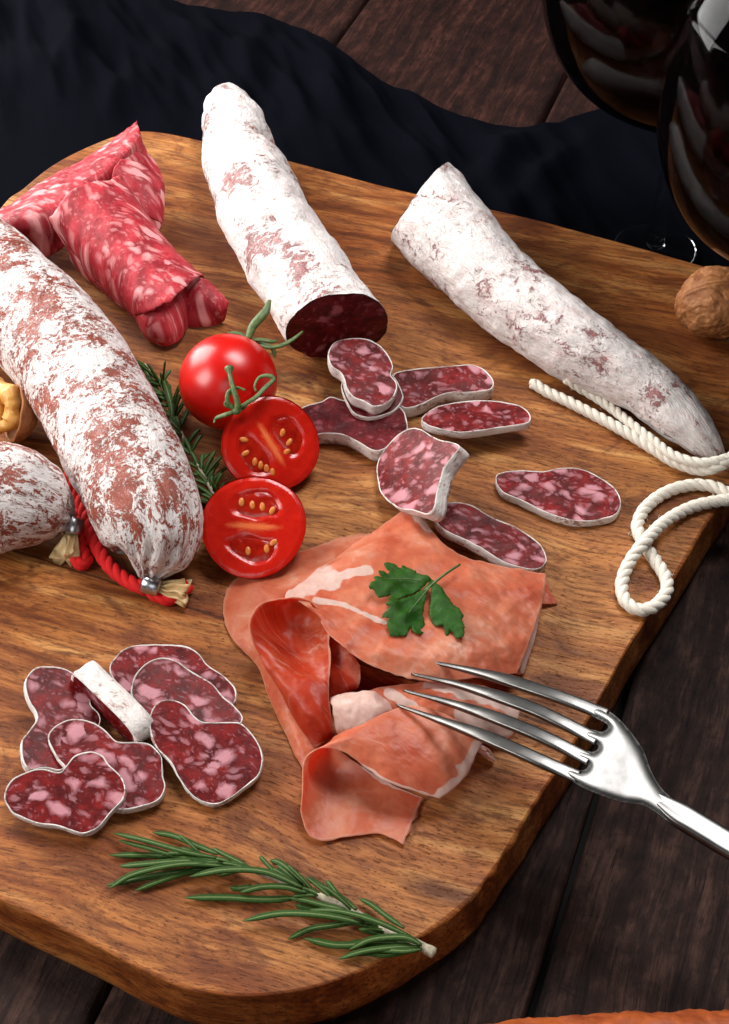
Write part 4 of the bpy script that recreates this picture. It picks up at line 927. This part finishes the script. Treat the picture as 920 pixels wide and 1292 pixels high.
ND = [((330, 105, .5), (250, 90, .7), (150, 62, .6), (66, 42, .4), 12), ((335, 112, .55), (250, 105, .6), (160, 82, .5), (78, 60, .3), 11), ((330, 95, .4), (280, 75, .3), (220, 50, .2), (165, 40, .15), 14),
      ((320, 115, .3), (240, 105, .2), (150, 98, .2), (56, 98, .15), 15), ((320, 112, .5), (260, 100, .4), (200, 98, .4), (178, 100, .3), 12), ((340, 118, .5), (250, 112, .6), (150, 120, .5), (80, 126, .3), 15),
      ((345, 125, .6), (240, 120, .7), (120, 145, .5), (55, 182, .3), 14), ((350, 128, .3), (240, 140, .3), (140, 155, .2), (48, 174, .12), 16), ((300, 130, .3), (240, 145, .3), (180, 165, .25), (120, 188, .15), 13),
      ((410, 128, .5), (370, 108, .4), (330, 88, .3), (318, 80, .2), 11), ((420, 135, .5), (380, 128, .45), (330, 125, .4), (288, 126, .35), 13), ((545, 180, .7), (450, 140, .9), (350, 135, .8), (258, 152, .5), 16),
      ((545, 170, .5), (520, 145, .4), (490, 120, .3), (462, 110, .2), 16), ((555, 192, .6), (500, 178, .7), (440, 178, .6), (386, 192, .4), 15), ((540, 205, .3), (450, 210, .3), (350, 205, .25), (246, 205, .2), 17),
      ((680, 235, .5), (640, 205, .4), (590, 175, .35), (550, 152, .3), 14), ((650, 235, .5), (600, 225, .5), (550, 212, .5), (512, 206, .4), 14), ((640, 245, .3), (600, 240, .3), (550, 230, .3), (525, 224, .2), 14),
      ((820, 305, .6), (730, 265, .8), (640, 240, .7), (562, 236, .5), 13), ((700, 270, .6), (600, 250, .8), (490, 245, .6), (392, 264, .4), 16), ((690, 265, .3), (620, 275, .3), (560, 285, .2), (506, 310, .12), 14),
      ((800, 282, .5), (760, 255, .4), (720, 225, .3), (686, 206, .25), 12), ((800, 320, .3), (720, 320, .3), (630, 325, .25), (548, 308, .15), 17), ((845, 325, .6), (800, 305, .7), (720, 310, .5), (662, 336, .35), 15),
      ((840, 330, .5), (780, 330, .5), (700, 340, .4), (634, 360, .2), 14), ((830, 335, .4), (760, 350, .3), (700, 345, .3), (650, 350, .2), 12), ((780, 300, .4), (750, 300, .3), (710, 290, .3), (684, 282, .3), 12), ((845, 335, .5), (800, 340, .6), (740, 338, .4), (690, 345, .3), 12), ((760, 320, .3), (720, 316, .2), (690, 318, .2), (660, 318, .2), 14),
      ((420, 178, .25), (400, 180, .25), (380, 182, .2), (360, 180, .2), 14)]
st_ = cr(pz(zr, stem), 60); random.seed(21)
for k in range(26):
    i = random.randint(4, 55); p = st_[i]; td = (st_[min(i + 3, 59)] - st_[i]).normalized(); a = random.uniform(-1, 1)
    d = (td * .95 + Vector((-td.y, td.x, 0)) * a * .55 + Vector((0, 0, random.uniform(.05, .35)))).normalized(); l = random.uniform(.7, 1.5)
    needle(mb, [p, p + d * l * .4 + Vector((0, 0, .06)), p + d * l * .75, p + d * l - Vector((0, 0, .08))], random.uniform(.07, .1))
for *l, w in ND: needle(mb, pz(zr, l), w * .0078 + .008)
mb.build('needles', M['needle'], rs)
r2 = thing('rosemary_sprig', 'shaded rosemary sprig tucked between the mottled salami and the tomatoes', 'rosemary', P(235, 560, T))
mb = MB(); st2 = cr(pl([(283, 648, .3), (262, 610, .5), (240, 570, .5), (222, 530, .5), (205, 490, .6), (182, 460, .6)]), 60); tube(mb, st2, .09, 8); mb.build('stem', M['rstem'], r2)
mb = MB()
for k in range(60):
    f = random.random(); p = st2[int(f * 59)]; a = random.uniform(0, 6.28); d = Vector((math.cos(a), math.sin(a), random.uniform(-.05, .5))); tdir = (st2[-1] - st2[0]).normalized()
    d = (d * .8 + tdir * .9).normalized(); l = random.uniform(.9, 1.5); q = p + d * l; q.z = max(q.z, T + .12)
    needle(mb, [p, p + d * l * .35 + Vector((0, 0, .1)), p + d * l * .7 + Vector((0, 0, .08)), q], .1)
needle(mb, pz(z5, [(150, 620, .4), (160, 540, .7), (140, 450, .9), (115, 385, 1.1)]), .16)
needle(mb, pz(z5, [(120, 520, .4), (90, 440, .6), (60, 390, .7), (35, 330, .9)]), .12)
mb.build('needles', M['needle'], r2)

# ------------------------------------------------------------------ walnuts
def wdisp(rot):
    def f(d):
        s = abs(d.z); ridge = .06 * math.exp(-(s / .08) ** 2) - .07 * math.exp(-(d.z / .018) ** 2)
        v = fbm(Vector((d.x * 2.2, d.y * 2.2, d.z * 2.6)), 4); g_ = -.09 * max(0, 1 - abs(nz(d.x * 2.4 + 5, d.y * 2.4, d.z * 3) * 9)) * .6
        return ridge + (.07 * v + g_ * .45) * (1 - .7 * math.exp(-(s / .12) ** 2))
    return f
mb = MB(); wr = 1.75; pw = P(905, 381, T + 1.62)
blob(mb, pw, 1.95, 1.7, 1.72, 200, 120, wdisp(0), Matrix.Rotation(R(-8), 3, 'Y') @ Matrix.Rotation(R(-70), 3, 'X'))
tag(mb.build('walnut', M['walnut'], o=P(905, 400, T)), 'whole brown walnut in its shell beside the wine glass', 'walnut')
cw = thing('walnut_half', 'cracked walnut half with golden kernel, at the left edge between two salamis', 'walnut', P(12, 530, T))
mb = MB(); pw = P(17, 522, T + 1.35); ax_ = Vector((-.86, -.25, .42)).normalized(); rot = Vector((0, 0, 1)).rotation_difference(ax_).to_matrix(); rows = []
for sd_, rr in ((0, 1.0), (1, .88)):
    for i in range(31):
        th = math.pi / 2 * (1 - i / 30) if sd_ == 0 else math.pi / 2 * (i / 30); row = []
        ii = (30 - i) if sd_ == 0 else i
        th = math.pi / 2 * ii / 30
        for j in range(90):
            ph = 2 * math.pi * j / 90; d = Vector((math.cos(th) * math.cos(ph), math.cos(th) * math.sin(ph), -math.sin(th)))
            k = rr * (1 + .05 * fbm(d * 2.5, 4) * (1 - sd_ * .4)) if ii < 30 else rr
            row.append(mb.add(pw + rot @ Vector((d.x * 1.35 * k, d.y * 1.3 * k, d.z * 1.05 * k + .05 * nz(ph * 2, 0, 0)))))
        rows.append(row)
for r0, r1 in zip(rows, rows[1:]):
    for j in range(90): mb.face(r0[j], r0[(j + 1) % 90], r1[(j + 1) % 90], r1[j])
mb.build('shell', M['walnut'], cw)
mb = MB()
tube(mb, cr(pl([(-14, 486, 1.6), (-2, 488, 1.9), (8, 493, 2.1), (14, 506, 2.0), (14, 520, 1.7), (13, 531, 1.4), (2, 537, 1.2), (-12, 534, 1.1)]), 70), lambda t: .40 + .09 * math.sin(t * 21), 28, disp=lambda L, a, q: .1 * fbm(q * 1.4, 3))
tube(mb, cr(pl([(-20, 505, 1.6), (-8, 508, 1.7), (0, 515, 1.5), (-6, 524, 1.3), (-20, 526, 1.3)]), 40), lambda t: .42, 24, disp=lambda L, a, q: .14 * fbm(q * 1.6, 3))
mb.build('kernel', M['kernel'], cw)

# ------------------------------------------------------------------ fork
zf_ = zoom(480, 800, 2.091)
fork = thing('fork', 'polished steel fork reaching in from the right, tines down on the ham', 'fork', P(700, 930, T + 3))
axx = Vector((.87, .5))
ZK = [(-60, 1.9), (60, 2.1), (160, 2.9), (300, 3.5), (420, 3.75), (540, 3.75), (650, 3.6), (760, 3.52), (900, 3.5), (1100, 3.62), (1500, 4.2)]
def zt(x, y):
    s = (x - 42) * axx.x + (y - 188) * axx.y * 1.0
    for (a, za), (b, zb) in zip(ZK, ZK[1:]):
        if s <= b:
            i = ZK.index((a, za)); pts_ = [ZK[max(i - 1, 0)][1], za, zb, ZK[min(i + 2, len(ZK) - 1)][1]]; t = max(0, (s - a) / (b - a))
            A, B, C_, D_ = pts_; return .5 * (2 * B + (C_ - A) * t + (2 * A - 5 * B + 4 * C_ - D_) * t * t + (3 * B - A - 3 * C_ + D_) * t ** 3)
    return ZK[-1][1]
def fz(x, y, dz=0): return P(*zf_(x, y), T + zt(x, y) + dz)
TI = [[(113, 69), (210, 90), (320, 117), (430, 152), (515, 182), (600, 214)], [(82, 105), (190, 130), (300, 161), (400, 196), (480, 233), (575, 280)], [(61, 149), (170, 178), (280, 212), (380, 250), (460, 286), (555, 333)], [(42, 187), (150, 225), (260, 264), (350, 302), (430, 338), (525, 378)]]
upf = Vector((-.25, 0.05, 1)).normalized()
for l in TI:
    mb = MB(); pts = resample(cr([fz(x, y) for x, y in l], 80), .1, n=70); fr = frames(pts); rows = []
    for i, p in enumerate(pts):
        t = i / 69; w = (.055 + .19 * sm(0, .6, t) + .01 * t) * (1 if t > .02 else .5); h = (.05 + .07 * sm(0, .4, t)) * (1 - .55 * sm(.82, 1, t)); tt = fr[i][0]
        a = (Vector((0, 0, 1)) - tt * tt.z).normalized(); b = tt.cross(a); row = []
        for j in range(16):
            an = 2 * math.pi * j / 16; cx_ = abs(math.cos(an)) ** .42 * (1 if math.cos(an) > 0 else -1); sx_ = abs(math.sin(an)) ** .6 * (1 if math.sin(an) > 0 else -1)
            row.append(mb.add(p + a * cx_ * h + b * sx_ * w))
        rows.append(row)
    for r0, r1 in zip(rows, rows[1:]):
        for j in range(16): mb.face(r0[j], r0[(j + 1) % 16], r1[(j + 1) % 16], r1[j])
    mb.face(*rows[0]); mb.face(*rows[-1]); mb.build('tine', M['steel'], fork)
hp_ = [(478, 364), (498, 352), (530, 360), (546, 352), (544, 338), (508, 320), (522, 302), (556, 311), (573, 304), (571, 290), (532, 268), (546, 250), (582, 258), (599, 250), (597, 237), (556, 214), (540, 194), (572, 188), (606, 205), (645, 240), (690, 300), (714, 360), (738, 402), (775, 440), (800, 466), (806, 492), (795, 512), (768, 500), (722, 467), (690, 450), (640, 443), (580, 424), (520, 397)]
o2 = resample(cr([Vector((x, y, 0)) for x, y in hp_], 900, True), 5, True)
vs, fs, _ = fillpoly([(p.x, p.y) for p in o2], 6.5); NB = len(o2)
def edist(v): return min(math.hypot(v.x - p.x, v.y - p.y) for p in o2)
mb = MB(); it = []; ib = []
for k, v in enumerate(vs):
    e_ = 0 if k < NB else edist(v); dome = .11 * (1 - math.exp(-e_ / 13)) - .03 * sm(0, 60, e_)
    it.append(mb.add(fz(v.x, v.y, dome))); ib.append(mb.add(fz(v.x, v.y, -dome * .8)))
for f in fs: mb.face(*[it[k] for k in f]); mb.face(*[ib[k] for k in reversed(f)])
for i in range(NB): mb.face(it[i], it[(i + 1) % NB], ib[(i + 1) % NB], ib[i])
mb.build('head', M['steel'], fork)
mb = MB(); pts = resample(cr([fz(x, y) for x, y in ((690, 402), (730, 434), (785, 474), (850, 514), (930, 562), (1060, 634), (1200, 710), (1400, 812))], 200), .12); fr = frames(pts); rows = []
for i, p in enumerate(pts):
    L = i * .12; tt = fr[i][0]; a = (Vector((0, 0, 1)) - tt * tt.z).normalized(); b = tt.cross(a)
    w = .12 + .34 * sm(0, 1.7, L) + .05 * sm(2, 9, L); h = .04 + .18 * sm(0, 2.0, L); row = []
    for j in range(28):
        an = 2 * math.pi * j / 28; ca, sa_ = math.cos(an), math.sin(an); e1 = abs(ca) ** .4 * (1 if ca > 0 else -1); e2 = abs(sa_) ** .7 * (1 if sa_ > 0 else -1)
        row.append(mb.add(p + a * (e1 * h + (-.03 * math.exp(-(e2 / .45) ** 2) if ca > 0 else 0)) + b * e2 * w))
    rows.append(row)
for r0, r1 in zip(rows, rows[1:]):
    for j in range(28): mb.face(r0[j], r0[(j + 1) % 28], r1[(j + 1) % 28], r1[j])
mb.face(*rows[0]); mb.face(*rows[-1]); mb.build('handle', M['steel'], fork)

# ------------------------------------------------------------------ wine glasses
def wine_glass(label, base, hb, R0, H, zb):
    g_ = thing('wine_glass', label, 'wine glass', base, 'wine glasses of red wine')
    b = Vector(base)
    hc = hb + H * .5
    def outer(t):  # t 0..1 bowl profile from bottom
        return R0 * math.sin(math.pi * min(1, (.0 + t * .80))) ** .62
    bowl = [(0, hb)] + [(outer(t), hb + H * 1.15 * (1 - math.cos(math.pi * t * .8)) / (1 - math.cos(math.pi * .8))) for t in [k / 44 for k in range(1, 45)]]
    inner = [(max(0, r - .07), z + (.08 if k < 20 else 0)) for k, (r, z) in enumerate(bowl)]
    mb = MB(); lathe(mb, bowl + [(bowl[-1][0] - .06, bowl[-1][1] + .05)] + inner[::-1], b, 128); mb.build('bowl', M['glass'], g_)
    lvl = hb + H * .98; wi = [(max(0, r + .01), z - .01) for r, z in inner if z < lvl]
    mb = MB(); lathe(mb, wi + [(0, wi[-1][1])], b, 128); mb.build('wine', M['wine'], g_)
    mb = MB(); lathe(mb, [(0, .35), (.5, .36), (.44, 1.2), (.42, hb * .5), (.40, hb - .8), (.62, hb - .2), (.9, hb + .07), (.0, hb - .01)], b, 48); mb.build('stem', M['glass'], g_)
    mb = MB(); lathe(mb, [(0, .04), (2.1, .04), (2.2, .1), (2.1, .16), (1.2, .28), (.42, .42), (0, .34)], b, 96); mb.build('foot', M['glass'], g_)
q = P(825, 321, 0); wine_glass('wine glass of dark red wine standing behind the board, top of the photo', (q.x, q.y, .32), 9.2, 7.5, 11, 0)
q = P(1026, 168, 13.5); wine_glass('wine glass with a white reflection at the right edge, in front of the other', (q.x, q.y, T + .02), 5.4, 6.9, 12.0, 0)
print('glass2', q)

# ------------------------------------------------------------------ bread at the near edge
mb = MB(); pts = cr([P(x, y, 1.6) for x, y in ((380, 1357), (520, 1361), (700, 1355), (850, 1346), (1000, 1338), (1120, 1342))], 140)
tube(mb, pts, lambda t: 1.75 * math.sin(math.pi * min(.97, max(.03, t * .94 + .03))) ** .4, 60, disp=lambda L, a, q: .12 * fbm(q * 1.1, 5) + .05 * fbm(q * 4, 3))
tag(mb.build('bread_stick', M['crust'], o=P(800, 1340, 0)), 'orange brown crust of bread just showing along the bottom edge', 'bread')

# ------------------------------------------------------------------ light
w = bpy.data.worlds.new('World'); scn.world = w; w.use_nodes = True; bg = w.node_tree.nodes['Background']; bg.inputs[0].default_value = (.75, .85, 1, 1); bg.inputs[1].default_value = .025
def area(name, pos, size, power, col=(1, 1, 1), target=(0, 0, 2), sy=None):
    l = bpy.data.lights.new(name, 'AREA'); l.shape = 'RECTANGLE'; l.size = size * S; l.size_y = (sy or size) * S; l.energy = power; l.color = col
    o = bpy.data.objects.new(name, l); C.objects.link(o); o.location = Vector(pos) * S
    o.rotation_euler = (Vector(target) - Vector(pos)).to_track_quat('-Z', 'Y').to_euler(); return o
area('key_softbox', (-66, 58, 38), 56, 16, (1, .985, .96), (0, 0, 2), 70)
area('back_softbox', (26, 38, 105), 46, 12, (1, 1, 1), (2, 0, 2), 38)
area('left_softbox', (-82, -22, 58), 40, 8, (1, .98, .95)); area('fill', (-10, -90, 70), 50, 2.0, (1, .98, .95))
scn.view_settings.view_transform = 'Standard'; scn.view_settings.look = 'None'; scn.view_settings.exposure = -0.08; scn.view_settings.gamma = 1
scn.render.engine = 'CYCLES'; scn.cycles.max_bounces = 12; scn.cycles.transparent_max_bounces = 12
for o in list(bpy.data.objects):
    if '_o' in o: del o['_o']
